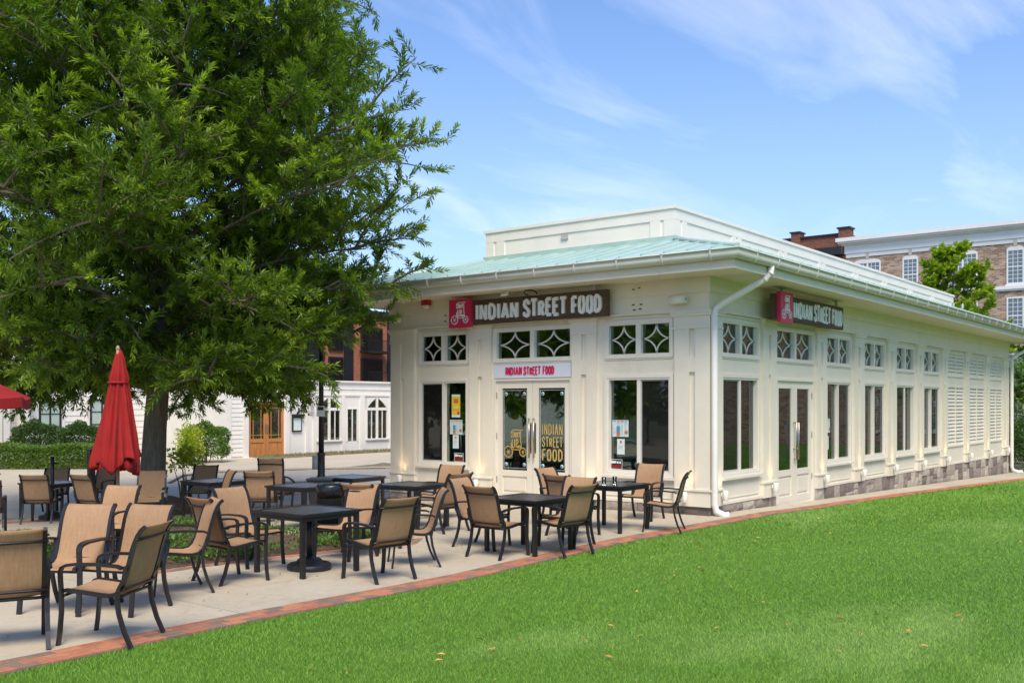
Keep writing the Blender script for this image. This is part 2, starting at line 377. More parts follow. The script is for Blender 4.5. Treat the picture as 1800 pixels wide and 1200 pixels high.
def m_wallbrick(name, c1, c2, mort, s=1.0, rot=None):
    m, t, o = mk(name); b = N(t, 'ShaderNodeTexBrick'); b.inputs['Color1'].default_value = (*c1, 1); b.inputs['Color2'].default_value = (*c2, 1); b.inputs['Mortar'].default_value = (*mort, 1)
    b.inputs['Scale'].default_value = 1; b.inputs['Brick Width'].default_value = .215 * s; b.inputs['Row Height'].default_value = .075 * s; b.inputs['Mortar Size'].default_value = .01; b.inputs['Bias'].default_value = .1
    g = N(t, 'ShaderNodeNewGeometry').outputs['Position']; se = N(t, 'ShaderNodeSeparateXYZ'); t.links.new(g, se.inputs[0])
    cb = N(t, 'ShaderNodeCombineXYZ'); t.links.new(M(t, 'ADD', se.outputs[0], se.outputs[1]), cb.inputs[0]); t.links.new(se.outputs[2], cb.inputs[1]); t.links.new(cb.outputs[0], b.inputs['Vector'])
    nz = noise(t, 1.1, 8, .75, geo_pos(t, (1, 2.2, 6))); k = mixc(t, M(t, 'MULTIPLY_ADD', nz, 2.8, -1.35, True), b.outputs[0], tuple(x * .42 for x in c1))
    prin(t, o, k, .9, 0, bump(t, b.outputs['Fac'], -.4, .01)); return m
M_hotel = m_wallbrick('tan_brick', (.50, .37, .275), (.20, .125, .085), (.42, .34, .27), 1.5)
M_rust = m_wallbrick('rust_brick', (.27, .095, .055), (.14, .05, .03), (.2, .12, .09), 1.5)
M_orangebrick = m_wallbrick('orange_brick', (.42, .12, .06), (.33, .09, .045), (.3, .18, .12), 1.3)
# ------------------------------------------------------------------ stroke lettering
GL = {
 'I': (.16, [[(.08,0),(.08,1)]]), 'N': (.5, [[(.06,0),(.06,1)],[(.06,1),(.44,0)],[(.44,0),(.44,1)]]),
 'D': (.5, [[(.06,0),(.06,1)],[(.06,1),(.26,.97),(.42,.8),(.44,.5),(.42,.2),(.26,.03),(.06,0)]]),
 'A': (.5, [[(.04,0),(.25,1)],[(.25,1),(.46,0)],[(.12,.3),(.38,.3)]]),
 'S': (.48, [[(.42,.72),(.4,.9),(.25,1),(.09,.92),(.05,.74),(.13,.58),(.34,.42),(.43,.25),(.37,.06),(.22,0),(.06,.08),(.05,.26)]]),
 'T': (.46, [[(.23,0),(.23,1)],[(.0,1),(.46,1)]]), 'R': (.46, [[(.06,0),(.06,.86)],[(.06,.86),(.3,.84),(.4,.66),(.3,.46),(.06,.42)],[(.2,.42),(.42,0)]]),
 'E': (.42, [[(.06,0),(.06,1)],[(.06,1),(.4,1)],[(.06,.52),(.34,.52)],[(.06,0),(.4,0)]]), 'F': (.42, [[(.06,0),(.06,1)],[(.06,1),(.4,1)],[(.06,.52),(.34,.52)]]),
 'O': (.5, [[(.25,1),(.1,.92),(.05,.5),(.1,.08),(.25,0),(.4,.08),(.45,.5),(.4,.92),(.25,1)]]), 'C': (.44, [[(.4,.78),(.36,.94),(.22,1),(.09,.92),(.05,.5),(.09,.08),(.22,0),(.36,.06),(.4,.22)]]),
 'U': (.48, [[(.06,1),(.06,.25),(.12,.05),(.24,0),(.36,.05),(.42,.25),(.42,1)]]), 'P': (.44, [[(.06,0),(.06,1)],[(.06,1),(.3,.98),(.4,.76),(.3,.52),(.06,.48)]]),
 'Y': (.46, [[(.02,1),(.23,.5)],[(.44,1),(.23,.5)],[(.23,.5),(.23,0)]]), 'W': (.6, [[(.02,1),(.15,0)],[(.15,0),(.3,.7)],[(.3,.7),(.45,0)],[(.45,0),(.58,1)]]),
 'L': (.4, [[(.06,1),(.06,0)],[(.06,0),(.38,0)]]), "'": (.12, [[(.06,1),(.06,.8)]]), ' ': (.22, [])}
def ribbon(mb, pts, w, z0, z1, closed=False):
    P = [Vector(p) for p in pts]; m = len(P); A = []; B = []
    for i in range(m):
        if closed: a, b = P[i - 1], P[(i + 1) % m]
        else: a, b = P[max(i - 1, 0)], P[min(i + 1, m - 1)]
        d1 = (P[i] - a); d2 = (b - P[i]); d = ((d1.normalized() if d1.length > 1e-9 else Vector((0, 0))) + (d2.normalized() if d2.length > 1e-9 else Vector((0, 0))))
        d = d.normalized() if d.length > 1e-6 else d1.normalized(); n = Vector((-d.y, d.x)); k = 1
        if 0 < i < m - 1 and d1.length > 1e-9: k = 1 / max(.6, abs(n.dot(Vector((-d1.y, d1.x)).normalized())))
        A.append(P[i] + n * w / 2 * k); B.append(P[i] - n * w / 2 * k)
    vs = []
    for a, b in zip(A, B): vs += [(a.x, a.y, z0), (b.x, b.y, z0), (b.x, b.y, z1), (a.x, a.y, z1)]
    fs = [(4*i+k, 4*i+(k+1)%4, 4*j+(k+1)%4, 4*j+k) for i, j in ([(i, i + 1) for i in range(m - 1)] + ([(m - 1, 0)] if closed else [])) for k in range(4)]
    if not closed: fs += [(3, 2, 1, 0), tuple(4 * (m - 1) + k for k in range(4))]
    mb.add(vs, fs)
GAP = .15
def text_meshes(txt, x0, y0, width, height, stroke, depth, jitter=0):
    tot = sum(GL[c][0] for c in txt) + GAP * (len(txt) - 1); sx = width / tot; x = x0; res = []
    for i, c in enumerate(txt):
        gw, st = GL[c]
        if st:
            mb = MB()
            for q, s in enumerate(st):
                yo = random.uniform(-jitter, jitter) * height
                ribbon(mb, [(x + p[0] * sx, y0 + yo + stroke / 2 + p[1] * (height - stroke)) for p in s], stroke, 0.0, depth + q * .0012)
            res.append(mb)
        x += (gw + GAP) * sx
    return res
def frame_mat(side, u, z, d):
    if side == 'L': return Matrix(((0, 0, -1, -d), (-1, 0, 0, u), (0, 1, 0, z), (0, 0, 0, 1)))
    return Matrix(((1, 0, 0, u), (0, 0, -1, -d), (0, 1, 0, z), (0, 0, 0, 1)))
def put_text(txt, side, u, z, d, width, height, stroke, depth, m, parent, name='letter', joined=False, jitter=0):
    ms = text_meshes(txt, 0, 0, width, height, stroke, depth, jitter); T = frame_mat(side, u, z, d)
    if joined:
        a = MB()
        for b in ms: a.add(b.v, b.f)
        return a.xf(T).build(name, m, parent)
    for b in ms: b.xf(T).build(name, m, parent)
def fb(mb, side, u0, u1, z0, z1, d0, d1):
    if side == 'L': mb.box(-d1, -d0, u0, u1, z0, z1)
    else: mb.box(u0, u1, -d1, -d0, z0, z1)
def FB(name, side, u0, u1, z0, z1, d0, d1, m, parent, **k):
    mb = MB(); fb(mb, side, u0, u1, z0, z1, d0, d1); return mb.build(name, m, parent, **k)

# ------------------------------------------------------------------ ground, paving, lawn
M_far = mat('far_ground', (.12, .15, .06), .95, .4, .3)
gpoly = [(-300, -300), (500, -300), (500, 500), (-300, 500)]
bm = MB(); xs = [-300, -80, -40, -14, -7, 1, 10, 23, 60, 120, 500]; ys = [-300, -60, -20, 1, 3, 6, 9, 12, 17, 28, 90, 500]
vs = [(x, y, zg(x, y) - .10) for y in ys for x in xs]; n = len(xs)
bm.add(vs, [(j*n+i, j*n+i+1, (j+1)*n+i+1, (j+1)*n+i) for j in range(len(ys)-1) for i in range(n-1)]); bm.build('ground', M_far, kind='structure')
E1 = [(x, ye(x)) for x in (-40, -26, -20, -14, -12, -10, -9, -8, -7, -6, -5, -3.5, -2, -1, 0, 1, 2.6, 4, 6, 8, 10, 12.5, 15, 17, 20, 24, 34, 48)]
lawn = sheet('lawn', [(x, y + .01) for x, y in E1] + [(48, -34), (-40, -34)], M_turf, -.022, .05, kind='structure')
bed = sheet('brick_border', [(x, y - .005) for x, y in E1] + [(x, y + BW + .005) for x, y in reversed(E1)], M_joint, -.012, .04, kind='structure')
brm = MB().cbox(-.0985, .0985, -.0465, .0465, -.05, 0, .005, .0015).mesh('brick', M_brick)
far = MB(); nb = 0
x = -14.6; rows = 3; cells = []
while x < 24:
    for r in range(rows):
        xx = x + (.1 if r % 2 else 0); y = ye(xx) + .05 + r * .1; a = math.atan2(ye(xx + .1) - ye(xx - .1), .2)
        cells.append((xx, y, zg(xx, y) + random.uniform(-.0015, .0015) + .003, a, math.atan2(zg(xx + .1, y) - zg(xx - .1, y), .2)))
    x += .2
cells.sort(key=lambda c: (Vector(c[:2]) - CAM.xy).length)
for i, (x, y, z, a, b) in enumerate(cells):
    if i < 300: link('brick', brm, bed, (x, y, z), (random.uniform(-.006, .006), -b, a + random.uniform(-.008, .008)))
    else:
        k = MB().cbox(-.0985, .0985, -.0465, .0465, -.05, 0, .004); k.xf(Matrix.Translation((x, y, z)) @ Matrix.Rotation(a, 4, 'Z') @ Matrix.Rotation(-b, 4, 'Y')); far.add(k.v, k.f)
far.build('far_bricks', M_brick_i, bed, kind='stuff')
patio = sheet('patio', [(x, y + BW) for x, y in E1 if x <= 24.1] + [(24, -.3), (24, .0), (0.2, .0), (0.2, 8.2), (7, 8.2), (7, 14.2), (3.5, 15.7), (1.2, 16.2), (1.2, 17), (-40, 17)], M_joint, -.02, .05, kind='structure')
def clip_slab(x0, x1, y0, y1):
    g = .006
    lo = [(x, ye(x) + BW + .006) for x in np.linspace(x0 + g, x1 - g, 5)] if y0 is None else [(x0 + g, y0 + g), (x1 - g, y0 + g)]
    sheet('slab', lo + [(x1 - g, y1 - g), (x0 + g, y1 - g)], M_conc, 0, .04, patio)
xj = [-30, -24, -19.5, -17.1, -14.7, -12.3, -9.93, -7.47, -5.18, -2.7, -.03]
for i in range(len(xj) - 1):
    ys_ = [None, 3.3, 6.0, 9.0, 12.0, 17.0]
    for j in range(5):
        x1 = xj[i + 1]
        if i == len(xj) - 2 and j > 2 : x1 = 1.2
        clip_slab(xj[i], x1, ys_[j], ys_[j + 1])
for x0, x1, y0, y1 in ((1.2, 7, 9, 12), (1.2, 7, 12, 14.1), (.0, 1.2, 8.2, 9), (1.2, 7, 8.3, 9)): clip_slab(x0, x1, y0, y1)
x = -.03
while x < 24: clip_slab(x, min(x + 1.53, 24), None, 0.0); x += 1.53
# planting bed between the tables, ringed by bricks
B1 = [(-9.15, 2.3), (-8.3, 2.38), (-7.15, 2.3), (-6.37, 2.12), (-5.55, 1.85), (-5.05, 2.2), (-5.25, 3.1), (-5.75, 3.9), (-5.8, 5.2), (-5.45, 6.6), (-5.9, 7.2), (-6.6, 6.7), (-7.4, 5.3), (-8.3, 3.6)]
B2 = [(-10.4, 3.9), (-9.3, 3.75), (-8.55, 5.2), (-8.0, 6.9), (-8.6, 7.3), (-9.6, 6.2)]
for poly in (B1, B2):
    b = sheet('planting_bed', poly, M_mulch, .012, .05, None, .25, lambda x, y: .035 + .03 * math.sin(x * 7.3) * math.cos(y * 6.1) + random.uniform(-.012, .015), kind='structure')
    n = len(poly); cx = sum(p[0] for p in poly) / n; cy = sum(p[1] for p in poly) / n
    for i in range(n):
        p, q = Vector(poly[i]), Vector(poly[(i + 1) % n]); L = (q - p).length; d = (q - p) / L; nrm = Vector((d.y, -d.x))
        if nrm.dot(p - Vector((cx, cy))) < 0: nrm = -nrm
        t = .05
        while t < L + .02:
            for r in (.05, .15):
                c = p + d * (t + (.05 if r > .1 else 0)) + nrm * (r + .04); link('brick', brm, b, (c.x, c.y, zg(c.x, c.y) + .006), (0, 0, math.atan2(d.y, d.x) + random.uniform(-.02, .02)))
            t += .2
def band(poly, wid, name='paver_band'):
    m = MB()
    for i in range(len(poly) - 1):
        p, q = Vector(poly[i]), Vector(poly[i + 1]); L = (q - p).length; d = (q - p) / L; nn = Vector((-d.y, d.x)); t = .1
        while t < L:
            for r in range(int(wid / .1)):
                c = p + d * (t + .1 * (r % 2)) + nn * (r * .1); k = MB().cbox(-.098, .098, -.048, .048, -.04, 0, .004)
                k.xf(Matrix.Translation((c.x, c.y, zg(c.x, c.y) + .007)) @ Matrix.Rotation(math.atan2(d.y, d.x), 4, 'Z')); m.add(k.v, k.f)
            t += .2
    o = m.build(name, M_brick_i, kind='structure')
band([(-15, 12.6), (-10, 11.6), (-6.8, 10.75), (-5.8, 10.35), (-3.95, 9.75), (-2.1, 8.5), (-1.1, 7.6)], .4)
band([(-4.5, 12.9), (-1.6, 12.1), (.4, 11.2), (2.2, 9.9)], .5)
# street beyond
sheet('street', [(1.0, 17.4), (3.2, 20.0), (4.9, 20.75), (7.8, 19.4), (10.5, 17.0), (18, 11.5), (30, 4), (30, 1), (24.5, 8.3), (14, 10.4), (7.1, 14.6), (3.5, 15.8)], M_asph, -.035, .03, kind='structure')
sw = sheet('pavement', [(-40, 17.05), (1.0, 17.05), (1.0, 17.5), (3.2, 20.1), (4.9, 20.9), (7.8, 19.55), (10.6, 17.2), (18.2, 11.7), (40, -2), (40, 31), (-40, 31)], M_conc, -.004, .08, kind='structure')
kb = MB()
pp = [(1.0, 17.5), (3.2, 20.1), (4.9, 20.9), (7.8, 19.55), (10.6, 17.2), (18.2, 11.7)]
for p, q in zip(pp, pp[1:]):
    p, q = Vector(p), Vector(q); d = (q - p).normalized(); nn = Vector((-d.y, d.x)) * .14
    if nn.y < 0: nn = -nn
    a = [(v.x, v.y, zg(v.x, v.y)) for v in (p, q, q + nn, p + nn)]
    kb.add([(x, y, z - .1) for x, y, z in a] + [(x, y, z + .035) for x, y, z in a], [(0,3,2,1),(4,5,6,7),(0,1,5,4),(1,2,6,5),(2,3,7,6),(3,0,4,7)])
kb.build('kerb', M_conc, sw)
sheet('verge', [(11.7, 26.2), (16, 26.7), (22, 26.9), (22, 27.95), (11.7, 27.95)], M_soil, .012, .05, None, .5, lambda x, y: random.uniform(0, .05), kind='structure')
sheet('verge', [(8.9, 19.0), (10.8, 17.4), (14.5, 15.4), (14.5, 18.2), (11.5, 19.6)], M_soil, .012, .05, None, .5, lambda x, y: random.uniform(0, .04), kind='structure')

# ------------------------------------------------------------------ restaurant pavilion
LX, LY = 22.77, 7.64
RB = empty('restaurant', (0, 0, 0), 0, 'long low cream pavilion with teal hipped metal roof, white roof box and star-patterned transom windows', 'restaurant')
def pilaster(side, u0, u1, corner=False):
    a = u0 + (.06 if (corner and side == 'R') else 0)
    p = MB(); wd = u1 - a; c = (a + u1) / 2; g = min(.055, wd * .11)
    fb(p, side, a, c - g, .44, 3.18, -.06, 0); fb(p, side, c + g, u1, .44, 3.18, -.06, 0); fb(p, side, c - g, c + g, .44, 3.18, -.06, -.050)
    o = p.build('pilaster', M_cream, RB)
    FB('block', side, c - g, c + g, 2.44, 2.70, -.050, -.006, M_cream, o)
    lc = corner and side == 'L'
    def cb(q, e0, e1, z0, z1, d): fb(q, side, (-d if lc else a if corner else a - e0), u1 + e1, z0, z1, -.06, d)
    b = MB(); cb(b, .01, .01, .14, .405, .012); cb(b, .025, .025, .405, .44, .035); b.build('base', M_cream, o)
    k = MB(); cb(k, .02, .02, 3.18, 3.215, .018); cb(k, .01, .01, 3.215, 3.40, .010); cb(k, .04, .04, 3.40, 3.445, .04); cb(k, .06, .06, 3.445, 3.475, .06)
    k.build('capital', M_cream, o)
def casing(mb, side, u0, u1, z0, z1, wd=.06, d=-.030):
    fb(mb, side, u0 - wd, u0, z0 - wd, z1 + wd, -.06, d); fb(mb, side, u1, u1 + wd, z0 - wd, z1 + wd, -.06, d)
    fb(mb, side, u0, u1, z1, z1 + wd, -.06, d - .002); fb(mb, side, u0, u1, z0 - wd, z0, -.06, d - .002)
def window(side, u0, u1, screen_hi):
    z0, z1 = .67, 2.36; m = (u0 + u1) / 2
    f = MB(); casing(f, side, u0, u1, z0, z1); fb(f, side, u0, u0 + .035, z0, z1, -.2, -.045); fb(f, side, u1 - .035, u1, z0, z1, -.2, -.045)
    fb(f, side, u0 + .035, u1 - .035, z1 - .035, z1, -.2, -.047); fb(f, side, u0 + .035, u1 - .035, z0, z0 + .035, -.2, -.047); fb(f, side, m - .035, m + .035, z0 + .035, z1 - .035, -.17, -.06)
    o = f.build('window', M_frame, RB)
    FB('sill', side, u0 - .09, u1 + .09, z0 - .105, z0 - .062, -.06, .012, M_frame, o)
    for k in (0, 1):
        a, b = (u0 + .036, m - .036) if k == 0 else (m + .036, u1 - .036); sc = (k == 1) == screen_hi
        if sc:
            s = MB(); w_ = .022; fb(s, side, a, a + w_, z0 + .036, z1 - .036, -.10, -.075); fb(s, side, b - w_, b, z0 + .036, z1 - .036, -.10, -.075)
            fb(s, side, a + w_, b - w_, z1 - .036 - w_, z1 - .036, -.10, -.076); fb(s, side, a + w_, b - w_, z0 + .036, z0 + .036 + w_, -.10, -.076)
            s.build('screen_frame', M_grey, o); FB('insect_screen', side, a + w_, b - w_, z0 + .036 + w_, z1 - .036 - w_, -.092, -.088, M_screen, o)
        FB('pane', side, a, b, z0 + .036, z1 - .036, -.135, -.129, M_glass, o)
    # recessed panel moulding below the sill
    p = MB(); zt, zb = .50, .24
    fb(p, side, u0 - .02, u1 + .02, zt - .012, zt, -.06, -.048); fb(p, side, u0 - .02, u1 + .02, zb, zb + .012, -.06, -.048)
    p.build('apron_moulding', M_cream, o)
def transom(side, u0, u1, cells=2):
    z0, z1 = 2.76, 3.34; m = (u0 + u1) / 2
    f = MB(); casing(f, side, u0, u1, z0, z1, .05, -.032); fb(f, side, m - .05, m + .05, z0, z1, -.16, -.045)
    fb(f, side, u0, u0 + .03, z0, z1, -.2, -.05); fb(f, side, u1 - .03, u1, z0, z1, -.2, -.05); fb(f, side, u0 + .03, u1 - .03, z1 - .03, z1, -.2, -.052); fb(f, side, u0 + .03, u1 - .03, z0, z0 + .03, -.2, -.052)
    o = f.build('transom_window', M_frame, RB)
    for a, b in ((u0 + .03, m - .05), (m + .05, u1 - .03)):
        FB('pane', side, a, b, z0 + .03, z1 - .03, -.135, -.129, M_glass, o)
        st = MB(); W = b - a; H = z1 - z0 - .06
        for sx in (-1, 1):
            for sz in (-1, 1):
                ribbon(st, [(sx * W / 2 - sx * W / 2 * math.cos(q), sz * H / 2 - sz * H / 2 * math.sin(q)) for q in [R(v) for v in (0, 9, 20, 32, 45, 58, 70, 81, 90)]], .022, 0, .022)
        st.xf(frame_mat(side, (a + b) / 2, (z0 + z1) / 2, -.128)).build('star_tracery', M_frame, o)
def door(side, u0, u1, zb, style):
    z1 = 2.345; m = (u0 + u1) / 2
    f = MB(); fb(f, side, u0 - .04, u0 + .02, zb, z1 + .04, -.2, -.03); fb(f, side, u1 - .02, u1 + .04, zb, z1 + .04, -.2, -.03); fb(f, side, u0 + .02, u1 - .02, z1, z1 + .04, -.2, -.032); fb(f, side, u0 + .02, u1 - .02, zb - .05, zb + .03, -.2, -.05)
    f.build('door_frame', M_frame, RB)
    for k in (0, 1):
        a, b = (u0 + .023, m - .004) if k == 0 else (m + .004, u1 - .023)
        hi = k == 1; g0, g1 = .60, 2.20; st = .135; A, B = a + st, b - st
        l = MB(); fb(l, side, a, A, zb + .03, z1 - .003, -.12, -.07); fb(l, side, B, b, zb + .03, z1 - .003, -.12, -.07); fb(l, side, A, B, g1, z1 - .003, -.12, -.072); fb(l, side, A, B, zb + .03, zb + .20, -.12, -.072); fb(l, side, A, B, g0 - .12, g0, -.12, -.072)
        fb(l, side, A, B, zb + .20, g0 - .12, -.12, -.095); fb(l, side, A + .05, B - .05, zb + .25, g0 - .17, -.095, -.078)
        o = l.build('door', M_cream, RB); FB('pane', side, A, B, g0, g1, -.1, -.094, M_glass, o)
        h = MB(); hu = (b - .05) if k == 0 else (a + .05); 
        if style == 0:
            fb(h, side, hu - .028, hu + .028, .95, 1.53, -.07, -.062); T = frame_mat(side, hu, 0, -.02); q = MB().tube([(0, .86, 0), (0, 1.62, 0)], .018, 8); q.tube([(0, .97, 0), (0, .97, -.045)], .02, 8).tube([(0, 1.5, 0), (0, 1.5, -.045)], .02, 8); q.xf(T); h.add(q.v, q.f, True)
        else:
            T = frame_mat(side, hu, 0, -.0); q = MB().tube([(0, .80, -.05), (0, .80, 0), (0, 1.52, 0), (0, 1.52, -.07)], .016, 8).tube([(0, 1.0, 0), (0, 1.0, -.07)], .013, 8); q.xf(T); h.add(q.v, q.f, True)
        h.build('handle', M_steel, o)
        hy = a if k == 0 else b
        for z in (.35, 1.2, 2.0): FB('hinge', side, hy - .012, hy + .012, z, z + .12, -.075, -.055, M_steel, o)
        if style == 0:
            q = MB(); ribbon(q, [(A + .03, g0 + .04), (B - .03, g0 + .04), (B - .03, g1 - .04), (A + .03, g1 - .04)], .007, 0, .002, True)
            cx = (A + B) / 2; q.v = [((-(v[0] - cx)) if side == 'L' else v[0] - cx, v[1], v[2]) for v in q.v]; q.xf(frame_mat(side, cx, 0, -.092)).build('etched_border', M_paper, o)
            for uu in (A + .085, B - .085):
                for z_ in (g0 + .11, g1 - .11):
                    MB().lathe([(.036, 0), (.036, .003)], 14).xf(frame_mat(side, uu, z_, -.0915)).build('round_sticker', M_paper, o)
                    MB().lathe([(.022, 0), (.022, .003)], 12).xf(frame_mat(side, uu, z_, -.087)).build('sticker_dot', M_blue, o)
        if style == 0 and hi is False:
            put_text('INDIAN', side, B - .07, 1.30, -.092, B - A - .14, .22, .022, .002, M_gold, o, 'gold_lettering', True)
            put_text('STREET', side, B - .07, 1.07, -.092, B - A - .14, .20, .022, .002, M_gold, o, 'gold_lettering', True)
            put_text('FOOD', side, B - .07, .80, -.092, B - A - .14, .24, .032, .002, M_gold, o, 'gold_lettering', True)
        if style == 0 and hi: logo(side, (A + B) / 2, 1.10, -.092, .62, M_gold, o, .002)
def circle(r, c, n=18): return [(c[0] + r * math.cos(2 * math.pi * i / n), c[1] + r * math.sin(2 * math.pi * i / n)) for i in range(n)]
def logo(side, u, z, d, s, m, parent, depth):
    q = MB(); w_ = .028 * s
    for cx, r in ((-.27, .17), (.31, .13)):
        ribbon(q, circle(r * s, (cx * s, -.23 * s)), w_, 0, depth, True); ribbon(q, circle(.03 * s, (cx * s, -.23 * s), 8), w_, 0, depth, True)
        for k in range(6):
            t = k * math.pi / 3; ribbon(q, [(cx * s + .035 * s * math.cos(t), -.23 * s + .035 * s * math.sin(t)), (cx * s + (r - .015) * s * math.cos(t), -.23 * s + (r - .015) * s * math.sin(t))], .008 * s, 0, depth * .8)
    ribbon(q, [(-.16 * s, .40 * s), (-.08 * s, .46 * s), (.30 * s, .46 * s)], w_, 0, depth); ribbon(q, [(.22 * s, .44 * s), (.22 * s, .10 * s), (.26 * s, -.06 * s)], w_, 0, depth * .9)
    ribbon(q, [(-.17 * s, .06 * s), (-.14 * s, -.16 * s), (.18 * s, -.16 * s)], w_, 0, depth * 1.05)
    for tx, x, y, ww, hh, st in (('CURRY', -.17, .22, .36, .20, .026), ('UP', -.13, -.12, .26, .30, .036), ('NOW', .08, -.12, .18, .11, .02)):
        for b in text_meshes(tx, x * s, y * s, ww * s, hh * s, st * s, depth * 1.1): q.add(b.v, b.f)
    return q.xf(frame_mat(side, u, z, d)).build('emblem', m, parent)
def louvre(side, u0, u1):
    for z0, z1, n in ((2.74, 3.36, 6), (.70, 2.38, 16)):
        f = MB(); casing(f, side, u0, u1, z0, z1, .05, -.03); m = (u0 + u1) / 2; fb(f, side, m - .03, m + .03, z0, z1, -.1, -.036)
        o = f.build('louvre_panel', M_cream, RB)
        for a, b in ((u0, m - .03), (m + .03, u1)):
            key = round(b - a, 3)
            sm = MB(); W = (b - a) / 2; h = (z1 - z0) / n
            sm.add([(-W, -.036, 0), (W, -.036, 0), (W, 0, h * .94), (-W, 0, h * .94), (-W, -.022, 0), (W, -.022, 0), (W, .012, h * .94), (-W, .012, h * .94)], [(0, 1, 2, 3), (7, 6, 5, 4), (1, 5, 6, 2), (4, 0, 3, 7), (3, 2, 6, 7), (4, 5, 1, 0)])
            me = sm.mesh('slat', M_cream)
            for i in range(n): link('slat', me, o, ((a + b) / 2, .085, z0 + i * h))
LW = [(5.45, 6.75), (2.88, 4.71), (.78, 2.08)]; LP = [(0, .68), (2.30, 2.84), (4.79, 5.36), (6.88, 7.58)]
RW = [(.56, 2.04), (2.87, 4.73), (5.50, 6.93), (7.87, 9.30), (10.24, 11.72), (12.60, 14.09), (14.96, 16.70), (17.40, 19.25), (20.02, 21.74)]
RP = [(0, .46), (2.18, 2.76), (4.86, 5.38), (7.10, 7.72), (9.46, 10.06), (11.88, 12.46), (14.26, 14.82), (16.82, 17.28), (19.38, 19.90), (21.88, 22.66)]
def wall(side, bays, end, louv=()):
    mb = MB(); u = .06 if side == 'L' else .26; D0, D1 = -.26, -.06
    for i, (a, b) in enumerate(sorted(bays)):
        fb(mb, side, u, a, .14, 4.06, D0, D1); dr = abs(a - 2.88) < .02
        if not dr: fb(mb, side, a, b, .14, .67, D0, D1)
        fb(mb, side, a, b, 2.36 if not dr else 2.385, 2.76, D0, D1); fb(mb, side, a, b, 3.34, 4.06, D0, D1)
        if (a, b) in louv: fb(mb, side, a, b, .67, 2.36, D0, -.10); fb(mb, side, a, b, 2.76, 3.34, D0, -.10)
        u = b
    fb(mb, side, u, end, .14, 4.06, D0, D1); return mb.build('wall', M_cream, RB)
wl = wall('L', LW, LY); wr = wall('R', RW, LX, RW[6:])
b_ = MB(); xs_ = .26
for k in range(8):
    a_ = 1.2 + k * 2.6; b_.box(xs_, a_, LY - .2, LY, -.6, 4.06); b_.box(a_, a_ + 1.5, LY - .2, LY, -.6, .67); b_.box(a_, a_ + 1.5, LY - .2, LY, 2.36, 4.06); xs_ = a_ + 1.5
    f = MB(); f.box(a_ + .72, a_ + .78, LY - .12, LY - .06, .67, 2.36); f.box(a_, a_ + 1.5, LY - .119, LY - .061, 1.5, 1.54); f = f.build('added_rear_window', M_frame, RB); MB().box(a_, a_ + 1.5, LY - .14, LY - .13, .67, 2.36).build('pane', M_glass, f)  # unseen rear windows, added to let light into the interior
b_.box(xs_, LX, LY - .2, LY, -.6, 4.06); b_.box(LX - .2, LX, .0601, LY - .2, -.7, 4.06); b_.build('wall', M_cream, RB)
for u0, u1 in LP: pilaster('L', u0, u1, u0 == 0)
for u0, u1 in RP: pilaster('R', u0, u1, u0 == 0)
window('L', *LW[0], True); window('L', *LW[2], False)
for i, (a, b) in enumerate(LW): transom('L', a, b)
for i, (a, b) in enumerate(RW[:6]):
    transom('R', a, b)
    if i != 1: window('R', a, b, i in (2, 3, 5))
door('L', *LW[1], -.05, 0); door('R', *RW[1], -.12, 1)
for a, b in RW[6:]: louvre('R', a, b)
for side, end, oth in (('L', LY, 0), ('R', LX, 0)):
    s0 = 0 if side == 'L' else .001
    FB('frieze_board', side, (.03 if side == 'L' else .06), end, 3.505, 3.80, -.06, -.030, M_cream, RB); FB('frieze_board', side, (.005 if side == 'L' else .06), end, 3.795, 4.06, -.06, -.004 if side == 'L' else -.005, M_cream, RB)
    FB('header_strip', side, (-.012 if side == 'L' else .06), end, 3.475, 3.505, -.06, .012, M_cream, RB)
    bays = LW if side == 'L' else RW
    for a, b in bays:
        t = MB(); fb(t, side, a - .12, b + .12, 3.42, 3.44, -.06, -.035); t.build('trim_strip', M_cream, RB); t = MB(); fb(t, side, a - .03, b + .03, 2.685, 2.70, -.06, -.044); t.build('trim_strip', M_cream, RB); t = MB()
        if abs(a - 2.88) > .02: fb(t, side, a - .10, b + .10, .14, .19, -.06, -.035); t.build('trim_strip', M_cream, RB)
# stone plinth, stone by stone
pl = MB(); pl.box(.09, .3, .09, LY - .02, -.7, .139); 
for a, b in ((.3, 2.83), (4.77, LX - .02)): pl.box(a, b, .09, .3, -.9, .139)
plo = pl.build('plinth', M_joint, RB)
def stone(side, u0, u1, z0, z1):
    g = .005; nu, nz = 3, 2; P = []
    w0 = random.uniform(-.012, .014)
    vs = []; 
    for j in range(nz + 1):
        for i in range(nu + 1):
            e = (i in (0, nu)) or (j in (0, nz)); uu = u0 + g + (u1 - u0 - 2 * g) * i / nu; zz_ = z0 + g + (z1 - z0 - 2 * g) * j / nz
            dd = -.035 + w0 + (0 if e else .012) + random.uniform(-.007, .007); vs.append((uu, zz_, dd))
    n = len(vs); vs += [(a, b, -.11) for a, b, c in vs]; w_ = nu + 1
    fs = [(j*w_+i, j*w_+i+1, (j+1)*w_+i+1, (j+1)*w_+i) for j in range(nz) for i in range(nu)]
    ring = [i for i in range(w_)] + [j*w_+nu for j in range(1, nz+1)] + [nz*w_+i for i in range(nu-1, -1, -1)] + [j*w_ for j in range(nz-1, 0, -1)]
    for a, b in zip(ring, ring[1:] + ring[:1]): fs.append((b, a, n + a, n + b))
    if side == 'L': vs = [(-d, u, z) for u, z, d in vs]; fs = [tuple(reversed(f)) for f in fs]
    else: vs = [(u, -d, z) for u, z, d in vs]
    MB().add(vs, fs).build('stone', M_stone, plo)
